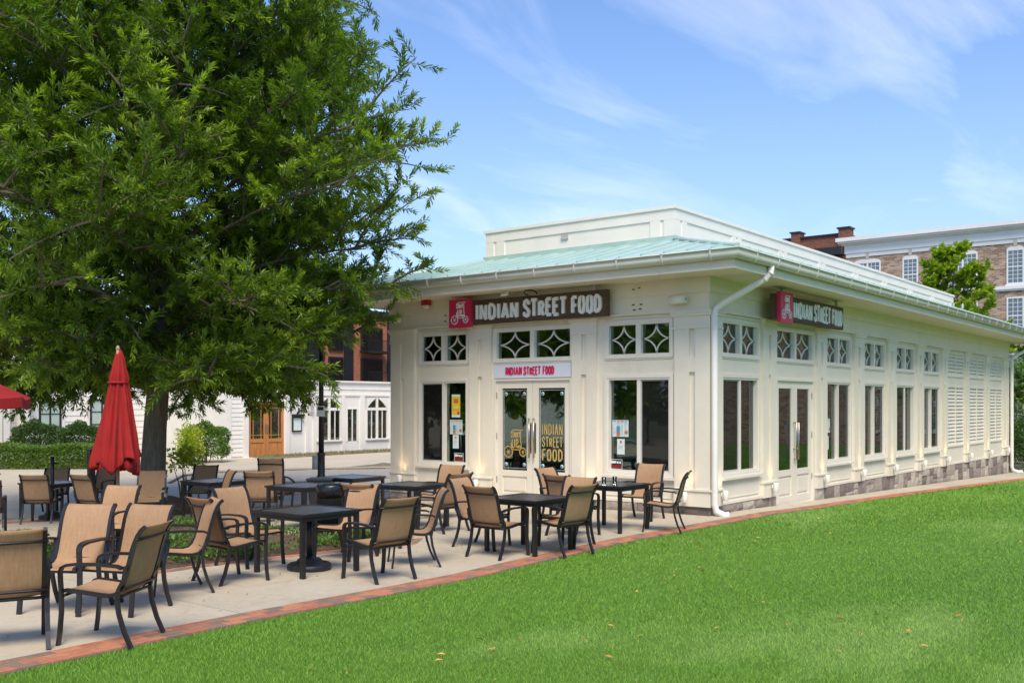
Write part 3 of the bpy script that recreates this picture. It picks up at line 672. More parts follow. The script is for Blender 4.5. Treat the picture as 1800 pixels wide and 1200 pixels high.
def course(side, a, b):
    u = a
    while u < b - .05:
        gz = zg(u, 0) if side == 'R' else zg(0, u); h = .135 - gz + .03; wd = random.choice([.28, .36, .5, .62, .75]) if h < .3 else random.choice([.26, .34, .44, .58])
        if side == 'L': wd = random.choice([.5, .8, .95])
        u1 = min(u + wd, b); 
        if b - u1 < .15: u1 = b
        gz = min(gz, zg(u1, 0) if side == 'R' else zg(0, u1)) - .03
        n = 1 if h < .27 else (random.choice([1, 2, 2]) if h < .42 else random.choice([2, 2, 3]))
        cuts = [0] + sorted(random.uniform(.32, .68) if n == 2 else (i / n + random.uniform(-.08, .08)) for i in range(1, n)) + [1]
        for c0, c1 in zip(cuts, cuts[1:]): stone(side, u, u1, gz + (.135 - gz) * c0, gz + (.135 - gz) * c1)
        u = u1
course('L', .0, 2.82); course('L', 4.76, LY); course('R', .07, 2.82); course('R', 4.78, LX - .01)
# eaves
OV = .82
sof = []
for k in range(6):
    a0, a1 = OV * k / 6 + (.0 if k else -.02), OV * (k + 1) / 6 - .006
    m = MB().prism([(-a0, -a0), (-a0, LY + OV), (-a1, LY + OV), (-a1, -a1)], 4.052, 4.07); m.build('soffit_board', M_cream2, RB)
    m = MB().prism([(-a0, -a0), (-a1, -a1), (LX + OV, -a1), (LX + OV, -a0)], 4.052, 4.07); m.build('soffit_board', M_cream2, RB)
m = MB(); m.box(LX, LX + OV, 0, LY + OV, 4.052, 4.07); m.box(0, LX, LY, LY + OV, 4.052, 4.07); m.build('soffit_board', M_cream2, RB)
m = MB(); m.prism([(-OV, -OV), (-OV, LY + OV), (-OV - .03, LY + OV), (-OV - .03, -OV - .03)], 4.03, 4.26); m.build('fascia', M_cream2, RB)
m = MB(); m.prism([(-OV, -OV), (-OV - .03, -OV - .03), (LX + OV, -OV - .03), (LX + OV, -OV)], 4.03, 4.26); m.build('fascia', M_cream2, RB)
m = MB(); m.prism([(LX + OV, -OV - .03), (LX + OV + .03, -OV - .03), (LX + OV + .03, LY + OV), (LX + OV, LY + OV)], 4.03, 4.26); m.prism([(-OV - .03, LY + OV), (LX + OV + .03, LY + OV), (LX + OV + .03, LY + OV + .03), (-OV - .03, LY + OV + .03)], 4.03, 4.26); m.build('fascia', M_cream2, RB)
prof = [(.0, 4.31), (.0, 4.25), (.012, 4.215), (.036, 4.185), (.07, 4.172), (.102, 4.185), (.126, 4.215), (.137, 4.255), (.139, 4.32), (.150, 4.325), (.150, 4.338), (.130, 4.34), (.128, 4.30), (.10, 4.22), (.04, 4.22)]
E0 = OV + .03
def rect(o): return [(-E0 - o, LY + E0 + o), (-E0 - o, -E0 - o), (LX + E0 + o, -E0 - o), (LX + E0 + o, LY + E0 + o)]
vs = []; 
for o_, z in prof: vs += [(x, y, z) for x, y in rect(o_)]
n = len(prof); fs = [(4*i+k, 4*i+(k+1)%4, 4*((i+1)%n)+(k+1)%4, 4*((i+1)%n)+k) for i in range(n) for k in range(4)]
gut = MB().add(vs, fs, True).build('gutter', M_gutter, RB)
def strapmesh():
    s = MB(); pr = [(.0, 4.25), (.010, 4.211), (.034, 4.180), (.07, 4.166), (.104, 4.180), (.130, 4.212), (.142, 4.255), (.145, 4.32), (.158, 4.34)]
    return s.bar([(0, -o_ - .002, z - 4.3) for o_, z in pr], .026, .009).mesh('gutter_strap', M_gutter)
stm = strapmesh()
y = -.5
while y < LY + .6: link('gutter_strap', stm, gut, (-E0, y, 4.3), (0, 0, R(-90))); y += .87
x = -.3
while x < LX + .7: link('gutter_strap', stm, gut, (x, -E0, 4.3)); x += .87
# metal roof
RE = .94; PX0, PX1, PY0, PY1 = 1.5, 21.27, 1.5, 6.14; ZE = 4.335; ZT = 4.985; SL = (ZT - ZE) / (RE + 1.5)
roof = MB(); c0 = [(-RE, -RE, ZE - .02), (LX + RE, -RE, ZE - .02), (LX + RE, LY + RE, ZE - .02), (-RE, LY + RE, ZE - .02)]; c1 = [(PX0, PY0, ZT - .02), (PX1, PY0, ZT - .02), (PX1, PY1, ZT - .02), (PX0, PY1, ZT - .02)]
roof.add(c0 + c1, [(i, (i + 1) % 4, 4 + (i + 1) % 4, 4 + i) for i in range(4)] + [(3, 2, 1, 0)]); roof = roof.build('roof', M_teal, RB)
def panel(side, u0, u1, L):
    top = lambda u: min(1.5, u, L - u) if True else 0
    def pt(u, t, dz): # t: distance in from the eave line
        z = ZE + SL * t + dz
        return (-RE + t, u, z) if side == 'L' else (u, -RE + t, z)
    ht = lambda u: max(.0, min(RE + 1.5, u + RE, L + RE - u))
    g = .006; a, b = u0 + g, u1 - g; ta, tb = ht(a), ht(b)
    vs = [pt(a, -.02, 0), pt(b, -.02, 0), pt(b, tb, 0), pt(a, ta, 0), pt(a, -.02, .018), pt(b, -.02, .018), pt(b, tb, .018), pt(a, ta, .018)]
    fs = [(0,3,2,1),(4,5,6,7),(0,1,5,4),(1,2,6,5),(2,3,7,6),(3,0,4,7)]
    if side == 'L': fs = [tuple(reversed(f)) for f in fs]
    m = MB().add(vs, fs); r0, r1 = u0 - .014, u0 + .014; tt = max(ht(u0) - .02, 0.02)
    vs = [pt(r0, -.02, .0), pt(r1, -.02, .0), pt(r1, tt, .0), pt(r0, tt, .0), pt(r0, -.02, .055), pt(r1, -.02, .055), pt(r1, tt, .055), pt(r0, tt, .055)]
    m.add(vs, fs); m.build('roof_panel', M_teal, roof)
u = -RE
while u < LY + RE - .01: panel('L', u, min(u + .43, LY + RE), LY); u += .43
u = -RE
while u < LX + RE - .01: panel('R', u, min(u + .43, LX + RE), LX); u += .43
for p, q in (((-RE, -RE, ZE), (PX0, PY0, ZT)), ((-RE, LY + RE, ZE), (PX0, PY1, ZT)), ((LX + RE, -RE, ZE), (PX1, PY0, ZT))): MB().tube([(p[0], p[1], p[2] + .03), (q[0], q[1], q[2] + .03)], .05, 6).build('hip_cap', M_teal, roof)
fl = MB(); fl.box(PX0 - .05, PX0, PY0 - .05, PY1 + .05, 4.95, 5.095); fl.box(PX0, PX1 + .05, PY0 - .05, PY0, 4.95, 5.095); fl.build('flashing', M_teal, roof)
# white box on the roof
pb = MB(); pb.box(PX0, PX1, PY0, PY1, 4.85, 5.61); pbo = pb.build('roof_box', M_white, RB)
def tb(u0, u1, z0, z1, side, pr):
    t = MB()
    if side == 'L': t.box(PX0 - pr, PX0, u0, u1, z0, z1)
    else: t.box(u0, u1, PY0 - pr, PY0, z0, z1)
    t.build('trim_board', M_white, pbo)
tb(PY0, PY1, 5.41, 5.61, 'L', .022); tb(PX0 - .022, PX1, 5.41, 5.61, 'R', .0225)
for a, b in ((PY0, PY0 + .22), (PY0 + .30, PY0 + .52), (PY1 - .52, PY1 - .30), (PY1 - .22, PY1)): tb(a, b, 5.09, 5.41, 'L', .02)
u = PX0; i = 0
while u < PX1 - .3:
    tb(u if i else u - .02, u + .20, 5.09, 5.41, 'R', .02); tb(u + .27, u + .47, 5.09, 5.41, 'R', .02); u += 2.43; i += 1
tb(PX1 - .2, PX1, 5.09, 5.41, 'R', .02)
cp = MB(); cp.box(PX0 - .05, PX1 + .05, PY0 - .05, PY1 + .05, 5.61, 5.668); cp.build('coping', M_white, pbo)
FBv = MB().box(PX0 - .035, PX0, 3.95, 4.12, 5.28, 5.37).build('vent', M_grey, pbo)
# downpipes
def downpipe(pts):
    mb = MB(); mb.tube(pts, .058, 12); 
    for i in (1, 2): p = Vector(pts[i]); q = Vector(pts[i + 1]); d = (q - p).normalized(); mb.tube([p - d * .02, p + d * .03], .064, 12)
    return mb.build('downpipe', M_white, RB)
dz = zg(.1, -.3)
downpipe([(.42, -.905, 4.20), (.42, -.90, 4.08), (.38, -.82, 3.98), (.13, -.20, 3.60), (.05, -.085, 3.50), (.02, -.075, 3.40), (.02, -.075, .20), (.035, -.10, .08), (.09, -.22, .015), (.13, -.29, .025)])
zz_ = zg(22.7, -.2)
downpipe([(23.5, -.905, 4.20), (23.45, -.88, 4.05), (22.95, -.2, 3.62), (22.78, -.08, 3.52), (22.74, -.07, 3.42), (22.74, -.07, zz_ + .22), (22.76, -.10, zz_ + .10), (22.8, -.25, zz_ + .04), (22.83, -.4, zz_ + .05)])
# inside
m = MB(); m.box(.26, LX - .2, .26, LY - .2, -.02, .02); m.build('floor', M_intfloor, RB)
m = MB(); m.box(.26, LX - .2, .26, LY - .2, 3.5, 3.55); m.box(5.6, 5.75, 4.2, LY - .2, .02, 3.5); m.box(14.6, 14.75, .26, LY - .2, .02, 3.5); m.build('interior_wall', M_int, RB)
m = MB(); m.box(7, 13.4, 4.6, 5.2, .02, 1.08); m.box(6.95, 13.45, 4.5, 5.3, 1.08, 1.13); m.build('counter', M_intwarm, RB)
m = MB()
for i in range(9): m.box(7.2 + i * .7, 7.7 + i * .7, 7.2, 7.4, 1.4, 1.42); m.box(7.25 + i * .7, 7.32 + i * .7, 7.2, 7.35, 1.42, 1.68)
m.build('shelf', M_intwarm, RB)

M_hole = mat('rust_stain', (.22, .09, .04), .9, .4, 30)
for y_, z_ in ((1.50, 3.93), (1.38, 3.95), (1.52, 3.66), (1.36, 3.66), (1.50, 3.57), (1.38, 3.58), (6.02, 3.72), (6.02, 3.60)): MB().box(-.0335 if z_ < 3.79 else -.008, .0, y_ - .022, y_ + .022, z_ - .010, z_ + .012).build('screw_hole', M_hole, RB) if z_ > 3.79 else MB().box(.0265, .04, y_ - .03, y_ + .03, z_ - .012, z_ + .012).build('screw_hole', M_hole, RB)
# ------------------------------------------------------------------ things fixed to the restaurant
def big_sign(side, u_l, u_r, z0, z1, d0, d1, label, wood, gap):
    # u_l = reading start, u_r = reading end
    s = empty('restaurant_sign', (0, 0, 0), 0, label, 'sign', 'timber signs under the eaves'); sg = -1 if side == 'L' else 1; a, b = min(u_l, u_r), max(u_l, u_r)
    m = MB(); fb(m, side, a, b, z0, z1, d0, d1); fb(m, side, a + .02, b - .02, z0 + .03, z1 - .03, d1, d1 + .004); m.build('board', wood, s)
    lw = .57; la = u_l + sg * .06; lb = la + sg * lw
    m = MB(); fb(m, side, min(la, lb), max(la, lb), z0 - .05, z1 + .035, d1 + .005, d1 + .085); lp = m.build('logo_panel', M_signred, s)
    logo(side, (la + lb) / 2, (z0 + z1) / 2 - .02, d1 + .085, .50, M_letter, lp, .006)
    st = lb + sg * (.10 if side == 'L' else .20); L = abs(u_r - st) - .12; hh = z1 - z0
    ms = text_meshes('INDIAN', 0, 0, L * .345, hh * .70, .056, .045, .02); 
    parts = [('INDIAN', 0, .355, .05, .70), ('STREET', .405, .335, .03, .74), ('FOOD', .785, .215, .0, .72)]
    for wd, off, ww, dy, hs_ in parts:
        for b_ in text_meshes(wd, 0, 0, L * ww, hh * hs_, .062 if side == 'L' else .052, .040 if side == 'L' else .018, .02): b_.xf(frame_mat(side, st + sg * L * off, z0 + hh * .13, d1 + .005)).build('letter', M_letter, s)
    for q in (.12, .92):
        uu = u_l + sg * abs(u_r - u_l) * q; m = MB(); fb(m, side, uu - .03, uu + .03, z1, 4.05, (d0 + d1) / 2 - .02, (d0 + d1) / 2 + .02); fb(m, side, uu - .09, uu + .09, 4.04, 4.052, (d0 + d1) / 2 - .05, (d0 + d1) / 2 + .05)
        m.build('hanger', M_grey, s)
        for zz2 in (z0 + .1, z1 - .1): FB('bracket', side, uu - .02, uu + .02, zz2 - .03, zz2 + .03, -.03, d0, M_grey, s)
big_sign('L', 5.70, 1.92, 3.47, 3.95, .12, .20, 'crimson-and-timber sign with white lettering over the double doors behind the patio tables', M_signwoodL, 0)
big_sign('R', 1.99, 5.52, 3.45, 3.92, .20, .30, 'crimson-and-timber sign on the long facade facing the lawn, beside the corner downpipe', M_signwoodR, 0)
s = empty('door_sign', (-.05, 3.8, 2.5), 0, 'white strip sign with small crimson lettering directly above the patio double doors', 'sign')
o = FB('board', 'L', 2.87, 4.72, 2.40, 2.665, -.06, -.02, M_panelw, None); attach(o, s)
for wd, off, ww in (('INDIAN', 4.42, .40), ('STREET', 3.97, .40), ('FOOD', 3.51, .26)):
    for b_ in text_meshes(wd, 0, 0, ww, .165, .022, .016, .02):
        o = b_.xf(frame_mat('L', off, 2.455, -.02)).build('letter', M_pink, None); attach(o, s)
# up-lighters
WLG = 'small white up-lighters along the foot of the restaurant walls'
lgm = MB(); lgm.lathe([(.043, -.115), (.047, -.11), (.047, .055), (.043, .06), (.036, .058), (.034, .03)], 14); lgme = lgm.mesh('body', M_white)
bkm = MB().box(-.02, .02, -.07, -.03, -.03, .03).mesh('bracket', M_white)
gwm = MB().lathe([(.034, .028), (.034, .034)], 10).mesh('lens', M_bulb)
names = {'L': ['beside the far left end of the patio facade', 'between the left window and the double doors', 'between the double doors and the right patio window', 'on the corner pilaster, patio side'],
         'R': ['on the corner pilaster next to the downpipe', 'left of the lawn-side double doors', 'right of the lawn-side double doors', 'between the second and third lawn-side windows', 'between the third and fourth lawn-side windows', 'between the fourth and last lawn-side windows', 'left of the first louvred bay', 'between the first and second louvred bays', 'between the second and third louvred bays', 'by the far downpipe']}
for side, us in (('L', (7.2, 5.08, 2.4, .42)), ('R', (.36, 2.47, 5.12, 7.41, 9.76, 12.17, 14.54, 17.05, 19.64, 22.1))):
    for nm, u in zip(names[side], us):
        loc = (-.115, u, .33) if side == 'L' else (u, -.115, .35)
        r = empty('wall_light', loc, 0, 'white cylinder up-lighter glowing warm, ' + nm, 'wall light', WLG)
        link('body', lgme, r); link('lens', gwm, r); bk = link('bracket', bkm, r); bk.rotation_euler = (0, 0, R(180) if side == 'R' else R(90))
        ld = bpy.data.lights.new('bulb', 'SPOT'); ld.energy = 2.0; ld.color = (1, .66, .36); ld.spot_size = R(95); ld.spot_blend = .9; ld.shadow_soft_size = .03
        lo = bpy.data.objects.new('bulb', ld); COL.objects.link(lo); lo.parent = r; lo.location = (0, 0, .07); tilt = R(14)
        lo.rotation_euler = (R(180) - tilt, 0, 0) if side == 'R' else (R(180), tilt, 0)
# speaker, alarm, cameras
s = empty('wall_speaker', (-.12, .54, 3.68), 0, 'off-white cylindrical loudspeaker high on the patio facade near the corner', 'speaker')
m = MB().tube([(0, .16, 0), (0, -.13, 0)], .075, 16); m.tube([(0, -.13, 0), (0, -.15, 0)], .066, 16); link('body', m.mesh('body', M_white), s)
link('bracket', MB().box(.03, .12, -.03, .03, -.03, .05).mesh('bracket', M_white), s); link('tweeter', MB().tube([(0, -.15, 0), (0, -.157, 0)], .03, 12).mesh('tweeter', M_grey), s)
s = empty('fire_alarm', (-.12, 6.42, 3.92), 0, 'small red alarm box under the eave near the left end', 'alarm'); link('body', MB().box(-.06, .06, -.09, .09, .02, .13).mesh('body', M_red), s); link('strobe', MB().box(-.05, .03, -.05, .05, -.04, .02).mesh('strobe', M_letter), s)
s = empty('security_camera', (-.42, 4.1, 4.0), 0, 'white bullet camera under the eave above the timber sign', 'camera'); link('housing', MB().tube([(0, .08, -.02), (0, -.08, -.01)], .03, 10).mesh('housing', M_white), s); link('lens', MB().tube([(0, .083, -.02), (0, .09, -.02)], .026, 10).mesh('lens', M_black), s); link('mount', MB().tube([(0, -.05, 0), (0, -.06, .052)], .02, 8).mesh('mount', M_white), s)
m = MB().tube([(-.3, 3.7, 4.05), (-.3, 3.72, 3.99), (-.26, 3.66, 3.95)], .012, 6); m.tube([(-.3, 3.7, 4.05), (-.32, 3.5, 4.03), (-.32, 3.42, 3.99), (-.3, 3.42, 3.95)], .014, 6); m.build('loose_cable', M_black, None, label='black cable hooked down from the soffit onto the long timber sign', cat='cable')
s = empty('sensor_horn', (-.1, 7.3, 3.68), 0, 'small cream floodlight at the top left end of the patio facade', 'floodlight'); link('body', MB().tube([(0, -.08, 0), (0, .08, 0)], .06, 12).mesh('body', M_cream), s); link('bracket', MB().box(.03, .1, -.03, .03, -.03, .03).mesh('bracket', M_cream), s)
# papers on the glass
def paper(name, side, u, z, w_, h_, m, parts, label, cat):
    r = empty(name, (-(-.075) if side == 'L' else u, u if side == 'L' else .075, z), 0, label, cat)
    def q(nm, u0, z0, ww, hh, dd, mm):
        mb = MB().box(u0, u0 + ww, z0, z0 + hh, dd, dd + .0012); o = mb.xf(frame_mat(side, u, z, -.127)).build(nm, mm); attach(o, r)
        return o
    q('sheet', 0, 0, w_, h_, 0, m)
    for i, (a, b, c, d, mm) in enumerate(parts): q('print', a, b, c, d, .0015 + .0002 * i, mm)
    return r
M_txt = mat('grey_print', (.45, .46, .45), .8, .3, 60)
def lines(x0, y0, w_, n, dy=.016, mm=None): return [(x0, y0 - i * dy, w_ * random.uniform(.6, 1), .005, mm or M_txt) for i in range(n)]
u0 = 5.45 + .62
paper('poster', 'L', 5.93, 1.62, .23, .47, M_paper, [(0, .05, .23, .38, M_yellow), (.05, .29, .13, .09, M_orange), (.06, .20, .11, .015, M_paper), (.02, .15, .19, .012, M_orange), (.15, .06, .06, .06, M_signred)], 'yellow poster with pink lettering inside the left patio window', 'poster')
def menu(u, z, side, lab):
    w_, h_ = .34, .30; pr = []
    for c in range(4): pr += lines(.015 + c * .083, .26, .06, 12, .02); pr.append((.015 + c * .083, .275, .065, .012, [M_blue, M_orange, M_signred, M_blue][c]))
    pr += [(.095, .09, .07, .10, M_blue), (.095, .02, .07, .06, M_orange), (.265, .06, .065, .05, M_orange)]
    paper('menu_sheet', side, u, z, w_, h_, M_paper, pr, lab, 'menu')
menu(5.98, 1.27, 'L', 'four-column menu with a blue block inside the left patio window'); menu(2.02, 1.30, 'L', 'four-column menu with a blue block inside the right patio window, by the corner'); menu(5.56, 1.28, 'R', 'pale menu sheets taped inside the window right of the lawn-side doors')
for side, u, z, lab in (('L', 5.90, .98, 'plain white notice below the menu in the left patio window'), ('L', 1.92, .98, 'plain white notice below the menu in the right patio window'), ('R', 5.66, .92, 'narrow white notice low in the window right of the lawn-side doors')):
    paper('notice', side, u, z, .16, .28, M_paper, lines(.03, .15, .1, 4) + [(.06, .20, .04, .05, M_orange)], lab, 'notice')
for u, lab in ((5.86, 'black closed notice with red band in the bottom corner of the left patio window'), (2.06, 'black closed notice with red band in the bottom corner of the right patio window')):
    r = paper('closed_sign', 'L', u, .71, .25, .18, M_black, [(0, .0, .25, .008, M_paper), (0, .172, .25, .008, M_paper), (0, .008, .008, .164, M_paper), (.242, .008, .008, .164, M_paper)], lab, 'sign')
    for tx, x, z, ww, hh, mm in (('SORRY', .02, .10, .10, .055, M_letter), ("WE'RE", .135, .10, .09, .045, M_letter), ('CLOSED', .02, .02, .21, .06, M_red)):
        o = put_text(tx, 'L', u - x, .71 + z, -.124, ww, hh, .011, .002, mm, None, 'lettering', True); attach(o, r)
# ------------------------------------------------------------------ patio chairs
def make_chair():
    r = empty('patio_chair')
    prof = [(.262, .392), (.25, .405), (.215, .412), (.10, .400), (-.03, .382), (-.11, .376), (-.165, .386), (-.205, .42), (-.232, .48), (-.262, .58), (-.288, .68), (-.312, .76), (-.338, .82), (-.368, .865), (-.398, .890)]
    n = len(prof); nx = 7; vs = []; hw = [.225 + .0 * i for i in range(n)]
    for side in (0, 1):
        for i, (y, z) in enumerate(prof):
            p0 = Vector(prof[max(i - 1, 0)]); p1 = Vector(prof[min(i + 1, n - 1)]); d = (p1 - p0).normalized(); nn = Vector((-d.y, d.x))
            t_ = i / (n - 1); w_ = .222 + .012 * math.sin(t_ * 3)
            for j in range(nx):
                s_ = -1 + 2 * j / (nx - 1); sag = .020 * (1 - s_ * s_) * (1 if 1 < i < n - 1 else .3)
                q = Vector((y, z)) + nn * (sag + (.0025 if side else -.0025)); vs.append((s_ * w_, q.x, q.y))
    k = n * nx; fs = []
    for i in range(n - 1):
        for j in range(nx - 1):
            a = i * nx + j; fs += [(a, a + 1, a + nx + 1, a + nx), (k + a, k + a + nx, k + a + nx + 1, k + a + 1)]
    for j in range(nx - 1): fs += [(j + 1, j, k + j, k + j + 1), ((n-1)*nx + j, (n-1)*nx + j + 1, k + (n-1)*nx + j + 1, k + (n-1)*nx + j)]
    link('sling', MB().add(vs, fs, True).mesh('sling', M_sling), r)
    rail = MB().bar([(0, y, z) for y, z in prof], .030, .028).mesh('side_rail', M_black)
    for sx in (-1, 1): link('side_rail', rail, r, (sx * .236, 0, 0))
    fl = MB().bar([(0, -.235, .585), (0, -.20, .600), (0, -.05, .612), (0, .12, .612), (0, .20, .602), (0, .232, .585), (0, .245, .555), (0, .243, .49), (0, .236, .40), (0, .235, .25), (0, .248, .10), (0, .262, 0)], .042, .020).mesh('front_leg', M_black)
    rl = MB().bar([(0, -.262, .60), (0, -.245, .50), (0, -.205, .43), (0, -.190, .36), (0, -.205, .25), (0, -.245, .12), (0, -.300, 0)], .032, .026).mesh('rear_leg', M_black)
    for sx in (-1, 1):
        o = link('front_leg', fl, r, (sx * .272, 0, 0)); o = link('rear_leg', rl, r, (sx * .262, 0, 0))
    def xb(y, z, bow, rad=.011): return MB().tube([(s_ * .26, y - bow * (1 - (s_ * s_)), z) for s_ in (-1, -.6, -.2, .2, .6, 1)], rad, 6)
    link('top_crossbar', xb(-.335, .795, .030).mesh('top_crossbar', M_black), r); link('back_crossbar', xb(-.235, .425, .0).mesh('back_crossbar', M_black), r)
    link('seat_crossbar', xb(-.19, .365, .0, .012).mesh('seat_crossbar', M_black), r); link('front_crossbar', xb(.23, .375, .0, .012).mesh('front_crossbar', M_black), r)
    return r
CH = [ # x, y, facing degrees, tip, label
 (-11.82, -.25, 67, 0, 'tan sling chair cut by the left edge of the picture, back to the viewer'),
 (-11.21, -.62, 122, 0, 'nearest tan sling chair, right by the brick edging, turned to the left'),
 (-10.85, .72, 210, 0, 'tan sling chair behind the two nearest chairs, facing the viewer on the far left'),
 (-10.52, .35, 201, 0, 'tan sling chair facing the viewer, directly behind the nearest chair'),
 (-9.66, .87, 158, 0, 'tan sling chair seen side-on, back-to-back with a chair at the nearest table'),
 (-8.90, 1.02, -4, 0, 'tan sling chair at the left side of the nearest table, facing it'),
 (-8.02, 1.86, -86, 0, 'tan sling chair at the far left side of the nearest table, facing the viewer'),
 (-6.92, 1.44, 187, 0, 'tan sling chair at the nearest table, standing in front of the black bin'),
 (-7.79, -.03, 85, 0, 'tan sling chair on the lawn side of the nearest table, its back to the viewer'),
 (-6.80, .42, 140, 0, 'tan sling chair seen side-on between the nearest and the central tables'),
 (-6.24, 1.68, 15, 0, 'tan sling chair back-to-back with the one before the black bin'),
 (-4.13, 2.34, 86, 0, 'tan sling chair, back to the viewer, at the table below the left patio window'),
 (-2.72, 3.66, 190, 0, 'tan sling chair against the wall side of the table below the left patio window'),
 (-5.66, .04, 0, 0, 'tan sling chair on the left side of the central table, back to the viewer'),
 (-4.99, -.46, 82, 0, 'tan sling chair on the lawn side of the central table, back to the viewer'),
 (-5.12, .74, -84, 0, 'tan sling chair on the far side of the central table, facing the viewer'),
 (-4.38, -.10, 184, 0, 'tan sling chair on the right side of the central table, facing left'),
 (-3.46, .42, -4, 0, 'tan sling chair on the left side of the table with the two tumblers'),
 (-2.66, 1.14, -92, 0, 'tan sling chair behind the table with two tumblers, below the double doors'),
 (-1.12, .66, 187, 0, 'tan sling chair facing the viewer on the right of the table with the tumblers'),
 (-2.20, -.34, 112, 0, 'tan sling chair nearest the downpipe, seen from its side'),
 (-4.66, 5.95, 42, 0, 'tan sling chair with its back to the viewer left of the small dark rear table'),
 (-3.55, 7.1, 30, -18, 'tan sling chair tipped forward against a table behind the black bin'),
 (-7.90, 8.85, 62, 0, 'tan sling chair at the left edge among the rear tables, back to the viewer'),
 (-6.30, 10.2, 42, 0, 'tan sling chair with its back to the viewer left of the grey umbrella post'),
 (-6.05, 8.75, 12, 0, 'tan sling chair with its back half turned, just left of the closed red umbrella'),
 (-5.10, 12.2, 225, 0, 'tan sling chair facing the viewer behind the rear left table'),
 (-4.10, 12.2, 205, 0, 'tan sling chair facing the viewer, half hidden left of the closed umbrella'),
 (-8.84, 3.62, 206, 0, 'tan sling chair facing the viewer in front of the closed red umbrella'),
 (-5.55, 7.95, 228, 0, 'tan sling chair facing the viewer in front of the tree trunk'),
 (-5.15, 6.75, 158, 0, 'tan sling chair seen nearly side-on to the right of the tree trunk'),
 (-3.55, 9.35, 216, 0, 'most distant tan sling chair, under the yellow-green sapling'),
 (-6.95, 11.4, 150, 0, 'tan sling chair seen side-on beyond the rear left table'),
]
ch0 = make_chair()
for i, (x, y, a, tip, lab) in enumerate(CH):
    c = ch0 if i == 0 else copy_tree(ch0)
    c.location = (x, y, zg(x, y) + (.0 if not tip else .0)); c.rotation_euler = (R(tip), 0, R(a - 90))
    if tip: c.rotation_mode = 'XYZ'; c.location.z += .07
    tag(c, lab, 'chair', 'tan sling patio chairs around the square tables')
# ------------------------------------------------------------------ tables
def make_table():
    r = empty('patio_table'); H = .69; W = .43
    f = MB(); f.box(-W, W, -W, -W + .05, H - .028, H); f.box(-W, W, W - .05, W, H - .028, H); f.box(-W, -W + .05, -W + .05, W - .05, H - .028, H); f.box(W - .05, W, -W + .05, W - .05, H - .028, H)
    for q in (-1, 1): f.box(-W + .03, W - .03, q * (W - .03) - .01, q * (W - .03) + .01, H - .075, H - .028); f.box(q * (W - .03) - .0102, q * (W - .03) + .0098, -W + .045, W - .045, H - .0752, H - .028)
    o = link('table_frame', f.mesh('table_frame', M_black), r)
    n = 8; wd = (2 * W - .1) / n; sl = MB().cbox(-W + .05, W - .05, -wd / 2 + .003, wd / 2 - .003, H - .02, H - .003, .003).mesh('slat', M_tabletop)
    for i in range(n): link('slat', sl, o, (0, -W + .05 + wd * (i + .5), 0))
    lg = MB().box(-.024, .024, -.024, .024, 0, H - .028).mesh('leg', M_black)
    for a in (-1, 1):
        for b in (-1, 1): link('leg', lg, r, (a * (W - .045), b * (W - .045), 0))
    return r
TB = [(-7.97, .92, 0, 'nearest square black patio table, with a domed umbrella base under it'), (-5.05, .02, 0, 'square black patio table in the centre, ringed by four tan chairs'),
 (-2.54, .35, 0, 'square black patio table holding two tumblers'), (-4.02, 3.08, 4, 'square black patio table below the left patio window'),
 (-4.95, 4.55, 6, 'small-looking dark patio table directly behind the nearest table, left of the bin'), (-2.95, 5.6, 3, 'dark patio table behind the bin, closest to the left end of the pavilion'),
 (-4.55, 7.45, 0, 'dark weathered patio table right of the tree trunk'), (-5.75, 10.9, 10, 'dark patio table among the rear left chairs, with a grey umbrella post')]
t0 = make_table()
for i, (x, y, a, lab) in enumerate(TB):
    c = t0 if i == 0 else copy_tree(t0); c.location = (x, y, zg(x, y)); c.rotation_euler = (0, 0, R(a)); tag(c, lab, 'table', 'square black patio tables')
for i, (x, y, lab) in enumerate(((2.0, 1.45, 'dark dining table inside, seen through the window by the corner'), (2.1, 6.0, 'dark dining table inside, seen through the left patio window'), (6.2, 1.5, 'dark dining table inside the lawn-side window right of the doors'))):
    c = copy_tree(t0); c.location = (x, y, .02); tag(c, lab, 'table', 'dining tables inside the restaurant')
    for k, (dx, dy, a) in enumerate(((.62, .05, 180), (-.1, .62, 270))):
        c = copy_tree(ch0); c.location = (x + dx, y + dy, .02); c.rotation_euler = (0, 0, R(a - 90)); tag(c, 'indoor chair at ' + lab.replace('dark dining table inside, ', 'the table ').replace('dark dining table inside', 'the table inside') + (', right side' if k == 0 else ', far side'), 'chair', 'chairs inside the restaurant')
def umb_base(x, y, h, lab, top=True):
    r = empty('umbrella_stand', (x, y, zg(x, y)), 0, lab, 'umbrella stand')
    link('base', MB().lathe([(.245, 0), (.25, .02), (.245, .06), (.225, .075), (.15, .082), (.135, .115), (.11, .13), (.05, .137), (.045, .15)], 28).mesh('base', M_blackplastic), r)
    link('tube', MB().tube([(0, 0, .13), (0, 0, h)], .036, 14).mesh('tube', M_black), r); link('knob', MB().tube([(.03, 0, h - .13), (.10, 0, h - .13)], .016, 8).mesh('knob', M_black), r)
    return r
umb_base(-7.85, 1.02, .62, 'black domed umbrella stand under the nearest table')
umb_base(-5.75, 10.9, 1.18, 'black umbrella stand with a tall post rising through the rear left table')
umb_base(-8.09, 4.60, .55, 'black stand holding the closed red umbrella')
